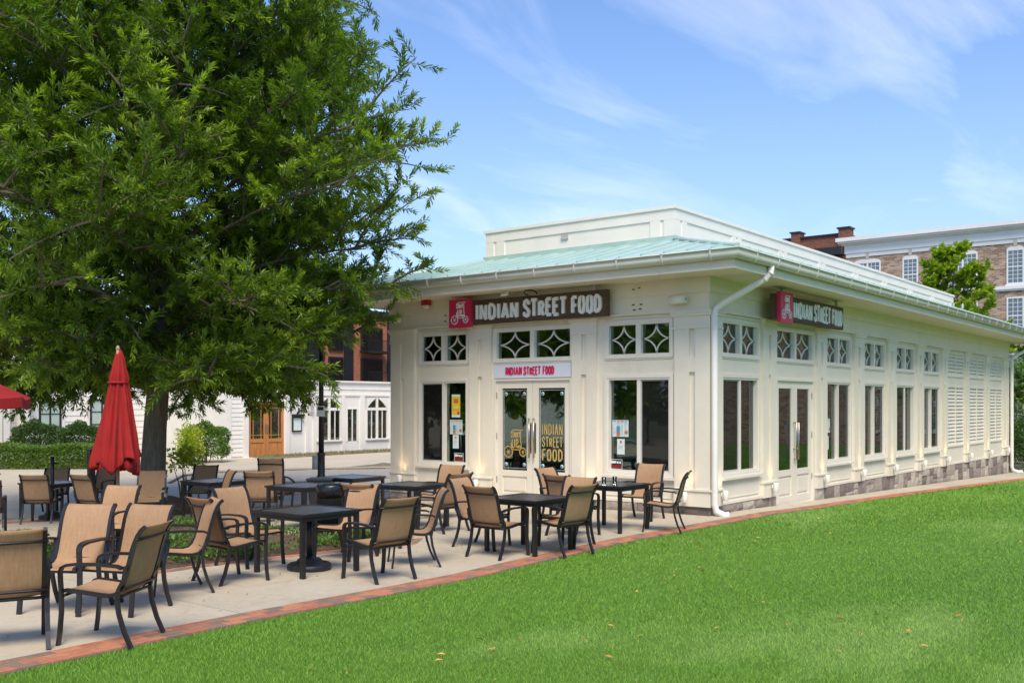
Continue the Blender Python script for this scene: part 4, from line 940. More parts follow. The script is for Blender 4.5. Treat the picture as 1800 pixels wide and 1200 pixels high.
# tumblers
for i, (px, py, lab) in enumerate(((-2.83, .30, 'clear tumbler with a little yellow juice, the left one on the table'), (-2.66, .22, 'clear tumbler with a little yellow juice, the right one on the table'))):
    r = empty('tumbler', (px, py, zg(px, py) + .688), 0, lab, 'glass', 'used tumblers on a patio table')
    link('glass', MB().lathe([(.028, 0), (.036, .12), (.034, .12), (.027, .012)], 16).mesh('glass', M_tumbler), r); link('juice', MB().lathe([(.0255, .012), (.028, .03)], 16).mesh('juice', mat('yellow_juice', (.62, .55, .02), .2, .02, 5)), r)
# bins
r = empty('litter_bin', (-6.02, 2.72, zg(-6, 2.7) + .02), R(30), 'tall black litter bin in the planting bed behind the nearest table', 'bin')
m = MB(); m.v = []; 
m.lathe([(.30, 0), (.30, .10), (.285, .12), (.285, .16), (.30, .18), (.295, .26), (.27, .27)], 4, sm=False)
link('base', m.mesh('base', M_blackplastic), r, rot=(0, 0, R(45)))
link('body', MB().lathe([(.205, .27), (.19, .70), (.20, .72), (.20, .76), (.15, .79), (.14, .77)], 18).mesh('body', M_blackplastic), r); link('liner', MB().lathe([(.203, .62), (.208, .71), (.206, .775), (.19, .80), (.14, .79), (.13, .73)], 14).mesh('liner', mat('bin_liner', (.012, .012, .013), .22, .3, 20, .8, 14)), r)
r = empty('planter_box', (-3.55, 5.75, zg(-3.5, 5.7)), R(38), 'tapered square black bin at the foot of the lamp post', 'bin')
m = MB(); m.add([(-.15,-.15,0),(.15,-.15,0),(.15,.15,0),(-.15,.15,0),(-.21,-.21,.66),(.21,-.21,.66),(.21,.21,.66),(-.21,.21,.66)], [(0,3,2,1),(4,5,6,7),(0,1,5,4),(1,2,6,5),(2,3,7,6),(3,0,4,7)]); link('body', m.mesh('body', M_blackplastic), r)
link('rim', MB().box(-.225, .225, -.225, .225, .66, .69).mesh('rim', M_blackplastic), r)
# lamp post
lx, ly = -1.28, 8.35
r = empty('lamp_post', (lx, ly, zg(lx, ly)), 0, 'slim black lamp post with fluted base and small white notice, left of the pavilion', 'lamp post')
link('shaft', MB().tube([(0, 0, 1.0), (0, 0, 3.75)], [.058, .042], 12).mesh('shaft', M_black), r); link('base', MB().lathe([(.14, 0), (.14, .06), (.10, .12), (.085, .5), (.10, .53), (.10, .57), (.078, .6), (.075, 1.0), (.085, 1.02), (.085, 1.06), (.06, 1.08)], 16).mesh('base', M_black), r)
hd = link('lantern', MB().lathe([(.05, 3.75), (.09, 3.82), (.15, 4.2), (.16, 4.22), (.10, 4.36), (.03, 4.46)], 8, sm=False).mesh('lantern', M_black), r)
sgn = MB().box(-.085, .085, -.065, -.06, 1.83, 2.05).mesh('notice_plate', M_white); link('notice_plate', sgn, r, rot=(0, 0, R(-52)))
link('notice_print', MB().box(-.06, .06, -.0665, -.0655, 1.96, 2.03).mesh('notice_print', M_black), r, rot=(0, 0, R(-52)))
link('meter_box', MB().tube([(-.12, 0, .72), (-.12, 0, 1.0)], .07, 12).mesh('meter_box', M_grey), r, rot=(0, 0, R(-52)))
r = empty('bollard', (-5.3, 10.3, zg(-5.3, 10.3)), 0, 'dark square bollard left of the closed red umbrella', 'bollard'); link('post', MB().box(-.055, .055, -.055, .055, 0, 1.27).mesh('post', M_black), r); link('cap', MB().box(-.065, .065, -.065, .065, 1.27, 1.30).mesh('cap', M_black), r)
# ------------------------------------------------------------------ umbrellas
ux, uy = -8.09, 4.60; uz = zg(ux, uy)
r = empty('closed_umbrella', (ux, uy, uz), R(10), 'tall red patio umbrella, closed, hanging in folds in front of the tree', 'umbrella')
prof = [(1.12, .285), (1.16, .288), (1.21, .286), (1.27, .278), (1.36, .26), (1.5, .235), (1.75, .19), (2.0, .15), (2.24, .11), (2.27, .118), (2.42, .088), (2.58, .055), (2.66, .02)]
nth = 96; vs = []
for i, (z, ra) in enumerate(prof):
    for k in range(nth):
        t = 2 * math.pi * k / nth; low = max(0, (1.7 - z) / .7)
        fold = .30 * abs(math.cos(4 * t)) ** .7 - .2 + .12 * math.cos(16 * t + 1) + .15 * math.sin(3 * t + 1.6 * z) * low + .07 * math.sin(13 * t - 3 * z) + .06 * math.sin(21 * t + 2 * z)
        rr_ = ra * (1 + fold * (1 if z < 2.4 else .6)) * .92; zz_ = z + (.085 * math.cos(4 * t + .6) + .04 * math.sin(3 * t + 1)) * max(0, (1.32 - z) / .2)
        vs.append((rr_ * math.cos(t) + .02 * (z - 1.5), rr_ * math.sin(t), zz_ * 1.015 - .02))
m = MB().add(vs, [(i * nth + k, i * nth + (k + 1) % nth, (i + 1) * nth + (k + 1) % nth, (i + 1) * nth + k) for i in range(len(prof) - 1) for k in range(nth)], True)
cano = link('canopy', m.mesh('canopy', M_dkred), r); sf = cano.modifiers.new('cloth', 'SOLIDIFY'); sf.thickness = .005
for k in range(3):
    t0_ = k * 2.1; q = MB(); pts = []
    for j in range(7): pts.append((.22 * math.cos(t0_ + j * .18), .22 * math.sin(t0_ + j * .18), 1.16 - .10 * math.sin(j / 6 * math.pi)))
    vv = []; 
    for p_ in pts: vv += [(p_[0], p_[1], 1.24), (p_[0] * 1.15, p_[1] * 1.15, p_[2] - .02)]
    q.add(vv, [(2*j, 2*j+1, 2*j+3, 2*j+2) for j in range(6)], True); f_ = link('valance_fold', q.mesh('valance_fold', M_dkred), r); s2 = f_.modifiers.new('cloth', 'SOLIDIFY'); s2.thickness = .006
link('pole', MB().tube([(0, 0, .3), (0, 0, 2.68)], .022, 12).mesh('pole', M_bench), r); link('finial', MB().lathe([(.02, 2.66), (.03, 2.69), (.012, 2.73)], 10).mesh('finial', M_bench), r)
link('tie_band', MB().lathe([(.125, 2.22), (.132, 2.235), (.125, 2.25)], 24).mesh('tie_band', M_dkred), r)
# open umbrella at the left
cx, cy = -10.95, 4.28; cz = zg(cx, cy)
r = empty('open_umbrella', (cx, cy, cz), R(-8), 'bright red open patio umbrella, one corner reaching in at the left edge', 'umbrella')
q = MB(); RA = 1.45; rings = [(0, 2.62), (.25, 2.53), (.6, 2.36), (1.0, 2.17), (1.25, 2.06), (1.45, 1.965)]
vs = [(0, 0, rings[0][1])]; 
for ra, z in rings[1:]:
    for k in range(32):
        t = 2 * math.pi * k / 32; seg = (k % 4) / 4; sag = -.03 * math.sin(seg * math.pi) * (ra / RA); c_ = math.cos(math.pi / 8) / math.cos(seg * math.pi / 4 - math.pi / 8)
        vs.append((ra * c_ * math.cos(t), ra * c_ * math.sin(t), z + sag))
fs = [(0, 1 + k, 1 + (k + 1) % 32) for k in range(32)] + [(1 + i*32 + k, 1 + (i+1)*32 + k, 1 + (i+1)*32 + (k+1) % 32, 1 + i*32 + (k+1) % 32) for i in range(4) for k in range(32)]
q.add(vs, fs, False); o = link('canopy', q.mesh('canopy', M_dkred), r); o.modifiers.new('cloth', 'SOLIDIFY').thickness = .004
q = MB(); b_ = [vs[1 + 4 * 32 + k] for k in range(32)]; vv = []
for p_ in b_: vv += [p_, (p_[0] * 1.002, p_[1] * 1.002, p_[2] - .11)]
q.add(vv, [(2*k, 2*k+1, (2*k+3) % 64, (2*k+2) % 64) for k in range(32)]); o = link('valance', q.mesh('valance', M_dkred), r); o.modifiers.new('cloth', 'SOLIDIFY').thickness = .004
for k in range(8):
    t = k * math.pi / 4; link('rib', MB().tube([(.04 * math.cos(t), .04 * math.sin(t), 2.56), (1.42 * math.cos(t), 1.42 * math.sin(t), 1.955)], .009, 6).mesh('rib', M_bench), r)
    link('strut', MB().tube([(.04 * math.cos(t), .04 * math.sin(t), 1.95), (.75 * math.cos(t), .75 * math.sin(t), 2.25)], .008, 6).mesh('strut', M_bench), r)
link('pole', MB().tube([(0, 0, .1), (0, 0, 2.62)], .022, 12).mesh('pole', M_bench), r); link('base', MB().lathe([(.25, 0), (.25, .06), (.1, .1), (.04, .14)], 24).mesh('base', M_blackplastic), r)

# ------------------------------------------------------------------ white building across the street
WB = empty('white_shopfront', (15, 28, zg(15, 28)), 0, 'low white clapboard building with an orange wooden double door and pointed white windows', 'building')
def wb(name, parts, m, parent=WB):
    mb = MB()
    for p_ in parts: mb.box(*p_)
    o = mb.build(name, m); attach(o, parent)
    return o
Y0 = 28.0
wb('wall', [(10.6, 11.72, Y0, Y0 + .3, -1, 2.94), (11.72, 13.69, Y0, Y0 + .3, 2.04, 2.94), (13.69, 15.6, Y0, Y0 + .3, -1, 2.94), (15.6, 17.08, Y0, Y0 + .3, -1, .22), (15.6, 17.08, Y0, Y0 + .3, 2.22, 2.94), (17.08, 17.42, Y0, Y0 + .3, -1, 2.94), (17.42, 18.2, Y0, Y0 + .3, -1, .12), (17.42, 18.2, Y0, Y0 + .3, 1.72, 2.94),
  (18.2, 18.72, Y0, Y0 + .3, -1, 2.94), (18.72, 20.2, Y0, Y0 + .3, -1, .22), (18.72, 20.2, Y0, Y0 + .3, 2.22, 2.94), (20.2, 26, Y0, Y0 + .3, -1, 2.94), (10.6, 10.9, Y0 + .3, 36, -1, 2.94), (10.9, 26, 35.7, 36, -1, 2.94), (25.7, 26, Y0 + .3, 35.7, -1, 2.94)], M_white)
wb('roof', [(10.9, 25.7, Y0 + .3, 35.7, 2.6, 2.7)], M_grey)
wb('coping', [(10.5, 26.1, Y0 - .1, Y0 + .35, 2.94, 3.02), (10.55, 26, Y0 - .03, Y0, 2.60, 2.66), (10.55, 26, Y0 - .05, Y0, 2.30, 2.38)], M_white)
for p__ in [(10.6, 10.82, Y0 - .05, Y0, -1, 2.94), (11.42, 11.70, Y0 - .07, Y0, -1, 2.3), (13.71, 13.95, Y0 - .07, Y0, -1, 2.3), (14.9, 15.05, Y0 - .05, Y0, -1, 2.3), (15.35, 15.52, Y0 - .05, Y0, -1, 2.3), (17.1, 17.32, Y0 - .05, Y0, -1, 2.3), (18.3, 18.6, Y0 - .05, Y0, -1, 2.3), (20.3, 20.6, Y0 - .05, Y0, -1, 2.3)]: wb('corner_board', [p__], M_white)
sd = MB()
def laps(mb, x0, x1, y, z0, z1, h):
    z = z0
    while z < z1: mb.add([(x0, y, z), (x1, y, z), (x1, y, min(z + h, z1)), (x0, y, min(z + h, z1)), (x0, y - .028, z), (x1, y - .028, z), (x1, y - .006, min(z + h, z1)), (x0, y - .006, min(z + h, z1))], [(4,5,6,7),(5,4,0,1),(7,6,2,3),(4,7,3,0),(6,5,1,2)]); z += h
laps(sd, 10.83, 11.41, Y0, -.35, 2.3, .19); o = sd.build('siding', M_white); attach(o, WB)
for k in (0, 1):
    a = 11.74 + k * .972; b = a + .965; yy = Y0 + .02; zb = zg(12, 28) - .02
    o = wb('wooden_door', [(a, a + .13, yy, yy + .06, zb, 2.03), (b - .13, b, yy, yy + .06, zb, 2.03), (a + .13, b - .13, yy, yy + .06, 1.88, 2.03), (a + .13, b - .13, yy, yy + .06, .22, .38), (a + .13, b - .13, yy, yy + .06, zb, zb + .12), (a + .13, b - .13, yy + .03, yy + .06, zb + .12, .22)], M_doorwood)
    for nm, pr, mm in (('pane', [(a + .13, b - .13, yy + .03, yy + .035, .38, 1.88)], M_glassdk), ('muntin', [(a + .26, a + .285, yy + .005, yy + .03, .38, 1.88), (b - .285, b - .26, yy + .005, yy + .03, .38, 1.88), (a + .13, b - .13, yy + .006, yy + .03, 1.72, 1.745), (a + .13, b - .13, yy + .006, yy + .03, .52, .545)], M_doorwood),
      ('handle', [((b - .07, b - .03) if k == 0 else (a + .03, a + .07)) + (yy - .04, yy, .62, 1.02)], M_steel)):
        mb = MB()
        for p_ in pr: mb.box(*p_)
        q_ = mb.build(nm, mm); attach(q_, o)
wb('door_casing', [(11.70, 11.74, Y0 - .03, Y0 + .1, -.5, 2.09), (13.68, 13.71, Y0 - .03, Y0 + .1, -.5, 2.09), (11.74, 13.68, Y0 - .03, Y0 + .1, 2.03, 2.09), (11.5, 13.9, Y0 - .5, Y0 + .02, -.52, -.41)], M_white)
wb('interior_backing', [(10.95, 25.6, 31, 31.1, -1, 2.6)], M_int)
for (a, b) in ((15.6, 17.08), (18.72, 20.2)):
    c = (a + b) / 2
    f = wb('pointed_window', [(a, a + .07, Y0 - .04, Y0 + .06, .22, 1.66), (b - .07, b, Y0 - .04, Y0 + .06, .22, 1.66), (c - .06, c + .06, Y0 - .04, Y0 + .06, .22, 2.22), (a + .07, c - .06, Y0 - .04, Y0 + .06, 1.60, 1.74), (c + .06, b - .07, Y0 - .04, Y0 + .06, 1.60, 1.74), (a - .04, b + .04, Y0 - .09, Y0, .14, .22)], M_white)
    mb = MB()
    for s_ in (-1, 1):
        vs = [(c + s_ * .74, Y0 - .03, 1.66), (c + s_ * .74, Y0 - .03, 2.22), (c + s_ * .06, Y0 - .03, 2.22), (c + s_ * .40, Y0 - .03, 1.99)]; vs += [(x_, Y0 + .05, z_) for x_, _, z_ in vs]; mb.add(vs, [(0, 1, 2, 3), (7, 6, 5, 4), (0, 3, 7, 4), (3, 2, 6, 7)])
    q_ = mb.build('pointed_head', M_white); attach(q_, f)
    for x0_, x1_ in ((a + .07, c - .06), (c + .06, b - .07)):
        xm = (x0_ + x1_) / 2
        for nm, bx, mm in (('pane', (x0_, x1_, Y0 + .01, Y0 + .02, .22, 1.60), M_glassdk), ('pane', (x0_, x1_, Y0 + .01, Y0 + .02, 1.74, 2.2), M_glassdk), ('muntin', (xm - .018, xm + .018, Y0 - .02, Y0 + .01, .22, 1.60), M_white)):
            q_ = MB().box(*bx).build(nm, mm); attach(q_, f)
f = wb('glazed_side_door', [(17.42, 17.5, Y0 - .03, Y0 + .05, .12, 1.72), (18.12, 18.2, Y0 - .03, Y0 + .05, .12, 1.72), (17.5, 18.12, Y0 - .03, Y0 + .05, 1.66, 1.72), (17.8, 17.83, Y0 - .03, Y0 + .02, .12, 1.66)], M_white)
q_ = MB().box(17.5, 18.12, Y0 + .02, Y0 + .03, .12, 1.66).build('pane', M_glassdk); attach(q_, f)
r = empty('menu_board', (14.37, Y0 - .08, 1.05), 0, 'framed menu board with a black lamp over it, right of the orange wooden door', 'menu board')
link('frame', MB().box(-.27, .27, 0, .06, -.40, .38).mesh('frame', M_black), r); link('sheet', MB().box(-.21, .21, -.012, 0, -.34, .22).mesh('sheet', M_paper), r); link('lamp', MB().box(-.30, .30, -.12, .0, .28, .40).mesh('lamp', M_black), r); link('lamp_arm', MB().tube([(-.05, -.05, .4), (0, -.14, .58), (.1, -.02, .62)], .04, 8).mesh('lamp_arm', M_black), r)
r = empty('hanging_lantern', (15.15, Y0 - .2, 1.8), 0, 'small lantern on the white wall between the menu board and the pointed window', 'lantern')
link('cage', MB().lathe([(.05, -.18), (.10, .05), (.03, .16)], 8, sm=False).mesh('cage', M_grey), r); link('arm', MB().tube([(0, 0, .15), (0, .05, .3), (0, .19, .3)], .018, 6).mesh('arm', M_black), r)
# long clapboard wing further left
LWG = empty('clapboard_wing', (0, 33, zg(0, 33)), 0, 'long white clapboard building with black-framed windows behind the hedge on the left', 'building')
KS = (33.0 + 7.737) / (29.0 + 7.737)
def sx_(v): return -15.315 + (v + 15.315) * KS
def sz_(v): return 1.88 + (v - 1.88) * KS
def lw(name, parts, m):
    mb = MB()
    for p_ in parts: mb.box(sx_(p_[0]), sx_(p_[1]), p_[2], p_[3], sz_(p_[4]), sz_(p_[5]))
    o = mb.build(name, m); attach(o, LWG); return o
Y1 = 33.0
lw('wall', [(-45, 10.6, Y1, Y1 + .3, -1, 4.6), (-45, 10.6, 42.7, 43, -1, 4.6), (-45, -44.7, Y1, 43, -1, 4.6), (10.3, 10.6, Y1 + .3, 42.7, -1, 4.6)], M_white); lw('roof', [(-45.3, 10.9, Y1 - .3, 43.3, 4.6, 4.75)], M_grey)
sd = MB(); laps(sd, -20, sx_(10.6), Y1, -.4, 4.6, .26); o = sd.build('siding', M_white); attach(o, LWG)
for x0_, x1_, z0, z1 in ((3.0, 3.86, .55, 2.02), (7.9, 9.55, .62, 2.0), (5.0, 6.0, .6, 2.1), (-3, -2.1, .55, 2.02)):
    f = lw('window', [(x0_, x0_ + .07, Y1 - .08, Y1, z0, z1), (x1_ - .07, x1_, Y1 - .08, Y1, z0, z1), (x0_ + .07, x1_ - .07, Y1 - .08, Y1, z1 - .07, z1), (x0_ + .07, x1_ - .07, Y1 - .08, Y1, z0, z0 + .07), ((x0_ + x1_) / 2 - .03, (x0_ + x1_) / 2 + .03, Y1 - .07, Y1, z0 + .07, z1 - .07), (x0_ + .07, x1_ - .07, Y1 - .065, Y1, z0 + (z1 - z0) * .33, z0 + (z1 - z0) * .33 + .04), (x0_ + .07, x1_ - .07, Y1 - .065, Y1, z0 + (z1 - z0) * .66, z0 + (z1 - z0) * .66 + .03)], M_black)
    q_ = MB().box(sx_(x0_ + .07), sx_(x1_ - .07), Y1 - .045, Y1 - .035, sz_(z0 + .07), sz_(z1 - .07)).build('pane', M_screen if False else mat('curtained_pane', (.42, .52, .46), .15, .1, 3)); attach(q_, f)
    lw('window_casing', [(x0_ - .14, x0_, Y1 - .05, Y1, z0 - .1, z1 + .14), (x1_, x1_ + .14, Y1 - .05, Y1, z0 - .1, z1 + .14), (x0_, x1_, Y1 - .05, Y1, z1, z1 + .14), (x0_ - .1, x1_ + .1, Y1 - .09, Y1, z0 - .12, z0)], M_white)
lw('bay_frame', [(1.55, 1.75, Y1 - .5, Y1 - .3, .2, 3.4), (2.15, 2.45, Y1 - .5, Y1 - .03, -.4, 3.4), (-1.2, 2.1, Y1 - .5, Y1 - .03, -.4, .3), (-1.2, 1.5, Y1 - .47, Y1 - .45, .3, 2.2)], M_white)

# ------------------------------------------------------------------ orange brick flats behind
OB = empty('orange_brick_flats', (52, 65, zg(52, 60)), 0, 'orange brick apartment block with black balconies far behind the white shopfront', 'building')
def ob(name, parts, m, parent=None):
    mb = MB()
    for p_ in parts: mb.box(*p_)
    o = mb.build(name, m); attach(o, parent or OB); return o
ob('wall', [(40, 66, 65, 80, -2, 11.0)], M_orangebrick); ob('parapet', [(39.8, 66.2, 64.8, 65, 10.8, 11.3)], M_black)
ob('metal_bay', [(51.0, 52.2, 64.9, 65, -1, 10.8), (56.9, 60, 64.85, 65, -1, 10.8), (46, 48.5, 64.9, 65, -1, 10.8)], M_black)
for z in (.9, 4.0, 7.1):
    for x0_, x1_ in ((53.2, 56.1), (49.0, 50.8), (57.2, 58.8), (42, 45)):
        f = ob('window', [(x0_, x1_, 64.8, 65, z, z + 2.5)], M_black)
        n = 3
        for i in range(n): ob('pane', [(x0_ + .12 + i * (x1_ - x0_ - .1) / n, x0_ + (i + 1) * (x1_ - x0_ - .1) / n, 64.76, 64.8, z + .15, z + 2.35)], M_glassdk, f)
    rl_ = MB(); x = 53.0
    while x < 56.3: rl_.box(x, x + .03, 63.6, 63.63, z + .1, z + 1.1); x += .16
    rl_.box(52.9, 56.4, 63.58, 63.66, z + 1.1, z + 1.16); rl_.box(52.9, 56.4, 63.55, 64.8, z - .12, z + .1)
    o = rl_.build('balcony', M_black); attach(o, OB)

# ------------------------------------------------------------------ tan brick hotel on the right
HX = 53.2
HT = empty('tan_brick_hotel', (HX, 0, zg(HX, 0)), 0, 'large tan brick building with white cornice and arched white sash windows, behind on the right', 'building')
def ht(name, parts, m, parent=None):
    mb = MB()
    for p_ in parts: mb.box(*p_)
    o = mb.build(name, m); attach(o, parent or HT); return o
ht('wall', [(HX, HX + 20, -32, 16.45, -2, 12.35)], M_hotel)
ht('cornice', [(HX - .06, HX, -32, 16.5, 12.0, 12.28), (HX - .12, HX, -32, 16.6, 12.28, 12.85), (HX - .30, HX + .4, -32, 16.75, 12.85, 12.95), (HX - .5, HX + .4, -32, 16.95, 12.95, 13.08), (HX - .62, HX + .6, -32, 17.05, 13.08, 13.34)], M_hotelwhite)
ht('belt_course', [(HX - .10, HX, -32, 16.5, 9.02, 9.12), (HX - .16, HX, -32, 16.5, 9.12, 9.32)], M_hotelwhite)
ht('roof', [(HX + .6, HX + 20, -32, 16.4, 12.36, 12.5)], M_grey)
def hwin(yc, wd, z0, z1, arch):
    a, b = yc - wd / 2, yc + wd / 2; mb = MB()
    for p_ in ((HX - .05, HX, a - .04, a + .05, z0, z1), (HX - .05, HX, b - .05, b + .04, z0, z1), (HX - .05, HX, a + .05, b - .05, z0, z0 + .07), (HX - .05, HX, a + .05, b - .05, z1 - .09, z1), (HX - .08, HX, a - .1, b + .1, z0 - .22, z0)): mb.box(*p_)
    if arch:
        pts = [(yc + (wd / 2 + .04) * math.sin(t), z1 + .20 * math.cos(t) ** .8 if math.cos(t) > 0 else z1) for t in [R(v) for v in (-90, -60, -30, 0, 30, 60, 90)]]
        vs = [(HX - .05, y, z) for y, z in pts] + [(HX, y, z) for y, z in pts]; k = len(pts); mb.add(vs, [tuple(range(k)), tuple(reversed(range(k, 2 * k)))] + [(i, k + i, k + i + 1, i + 1) for i in range(k - 1)])
    f = mb.build('window', M_hotelwhite); attach(f, HT)
    ht('pane', [(HX - .02, HX - .005, a + .05, b - .05, z0 + .07, z1 - .09)], M_hpane, f)
    mu = []; n = 3 if wd < 1.2 else 6
    for i in range(1, n): y = a + .05 + (wd - .1) * i / n; w_ = .015 if i * 2 != n else .06; mu.append((HX - .035, HX - .02, y - w_, y + w_, z0 + .07, z1 - .09))
    for i in range(1, 8): z = z0 + .07 + (z1 - z0 - .16) * i / 8; w_ = .015 if i != 4 else .035; mu.append((HX - .038, HX - .02, a + .05, b - .05, z - w_, z + w_))
    ht('muntin', mu, M_hotelwhite, f)
    if arch: ht('keystone', [(HX - .08, HX, yc - .1, yc + .1, z1 + .20, z1 + .62), ], M_stoneflat)
M_stoneflat = mat('pale_stone', (.50, .44, .36), .85, .1, 3); M_hpane = mat('sash_glass', (.10, .14, .17), .08, .25, .4, spec=.9)
for z0, z1, ar in ((9.45, 11.62, True), (6.3, 8.62, False), (3.1, 5.4, False), (.2, 2.4, False)):
    for yc, wd in ((15.05, 1.7), (12.22, .92), (8.95, 1.7), (5.86, .92), (2.6, 1.7), (-.6, .92), (-3.9, 1.7), (-7.1, .92), (-10.4, 1.7), (-13.6, .92)): hwin(yc, wd, z0, z1, ar)
DB = empty('dark_brick_block', (62, 24, zg(60, 24)), 0, 'dark red brick parapet with square chimney piers rising behind the roof box', 'building')
def db(name, parts, m):
    mb = MB()
    for p_ in parts: mb.box(*p_)
    o = mb.build(name, m); attach(o, DB); return o
db('wall', [(62, 80, 19.4, 42, -2, 15.2)], M_rust); db('chimney_pier', [(61.7, 62.7, 19.3, 20.15, 12, 15.6)], M_rust); db('chimney_pier', [(61.7, 62.7, 23.28, 24.0, 12, 15.65)], M_rust)
db('parapet_cap', [(61.85, 62.4, 20.15, 23.28, 15.2, 15.32), (61.85, 62.4, 24.0, 42, 15.2, 15.32), (61.6, 62.8, 19.2, 20.25, 15.6, 15.72), (61.6, 62.8, 23.2, 24.1, 15.65, 15.75)], M_black); db('lower_roof', [(60.8, 62, 19.6, 22.6, 13.5, 14.1)], M_black)
# ------------------------------------------------------------------ foliage
def leaf_mesh(name, P, D, L, W, mat_, tone, up=None):
    n = len(P); D = D / np.linalg.norm(D, axis=1)[:, None]; rnd = rng.normal(size=(n, 3)); 
    if up is not None: rnd = rnd * .45 + up
    S = np.cross(D, rnd); S /= (np.linalg.norm(S, axis=1)[:, None] + 1e-9); Nn = np.cross(S, D)
    V = np.empty((n, 4, 3)); V[:, 0] = P; mid = P + D * (L * .5)[:, None]
    V[:, 1] = mid + S * (W / 2)[:, None] + Nn * (W * .22)[:, None]; V[:, 2] = P + D * L[:, None] - Nn * (L * .08)[:, None]; V[:, 3] = mid - S * (W / 2)[:, None] + Nn * (W * .22)[:, None]
    b = np.arange(n)[:, None] * 4; F = np.concatenate([b + np.array([[0, 1, 2]]), b + np.array([[0, 2, 3]])], 1).reshape(-1, 3)
    return np_mesh(name, V.reshape(-1, 3), F, mat_, np.repeat(tone, 4))
def unit(v): return v / (np.linalg.norm(v, axis=-1, keepdims=True) + 1e-9)
def sprays(O, T, Lt, k, ll, lw, tipfrac=.35, tone=None, spread=.9):
    # O,T (m,3) twig origins and directions; k leaves each
    m = len(O); s = (np.arange(k) + .5) / k; s = s ** .8
    a = rng.normal(size=(m, 3)); X = unit(np.cross(T, a)); Y = np.cross(T, X)
    ph = np.arange(k) * 2.4 + rng.uniform(0, 6, (m, 1)); ang = (spread * (1.05 - .55 * s))[None, :] + rng.normal(0, .18, (m, k))
    D = T[:, None] * np.cos(ang)[..., None] + (X[:, None] * np.cos(ph)[..., None] + Y[:, None] * np.sin(ph)[..., None]) * np.sin(ang)[..., None]
    D[..., 2] += .10
    P = O[:, None] + T[:, None] * (Lt[:, None] * s[None])[..., None]
    L = ll * rng.uniform(.65, 1.25, (m, k)); W = lw * rng.uniform(.8, 1.25, (m, k))
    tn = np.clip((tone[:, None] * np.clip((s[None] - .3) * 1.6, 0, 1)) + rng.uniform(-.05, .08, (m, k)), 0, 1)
    return P.reshape(-1, 3), D.reshape(-1, 3), L.ravel(), W.ravel(), tn.ravel()
def bez(a, b, c, n): 
    t = np.linspace(0, 1, n)[:, None]; return (1 - t) ** 2 * a + 2 * t * (1 - t) * b + t * t * c
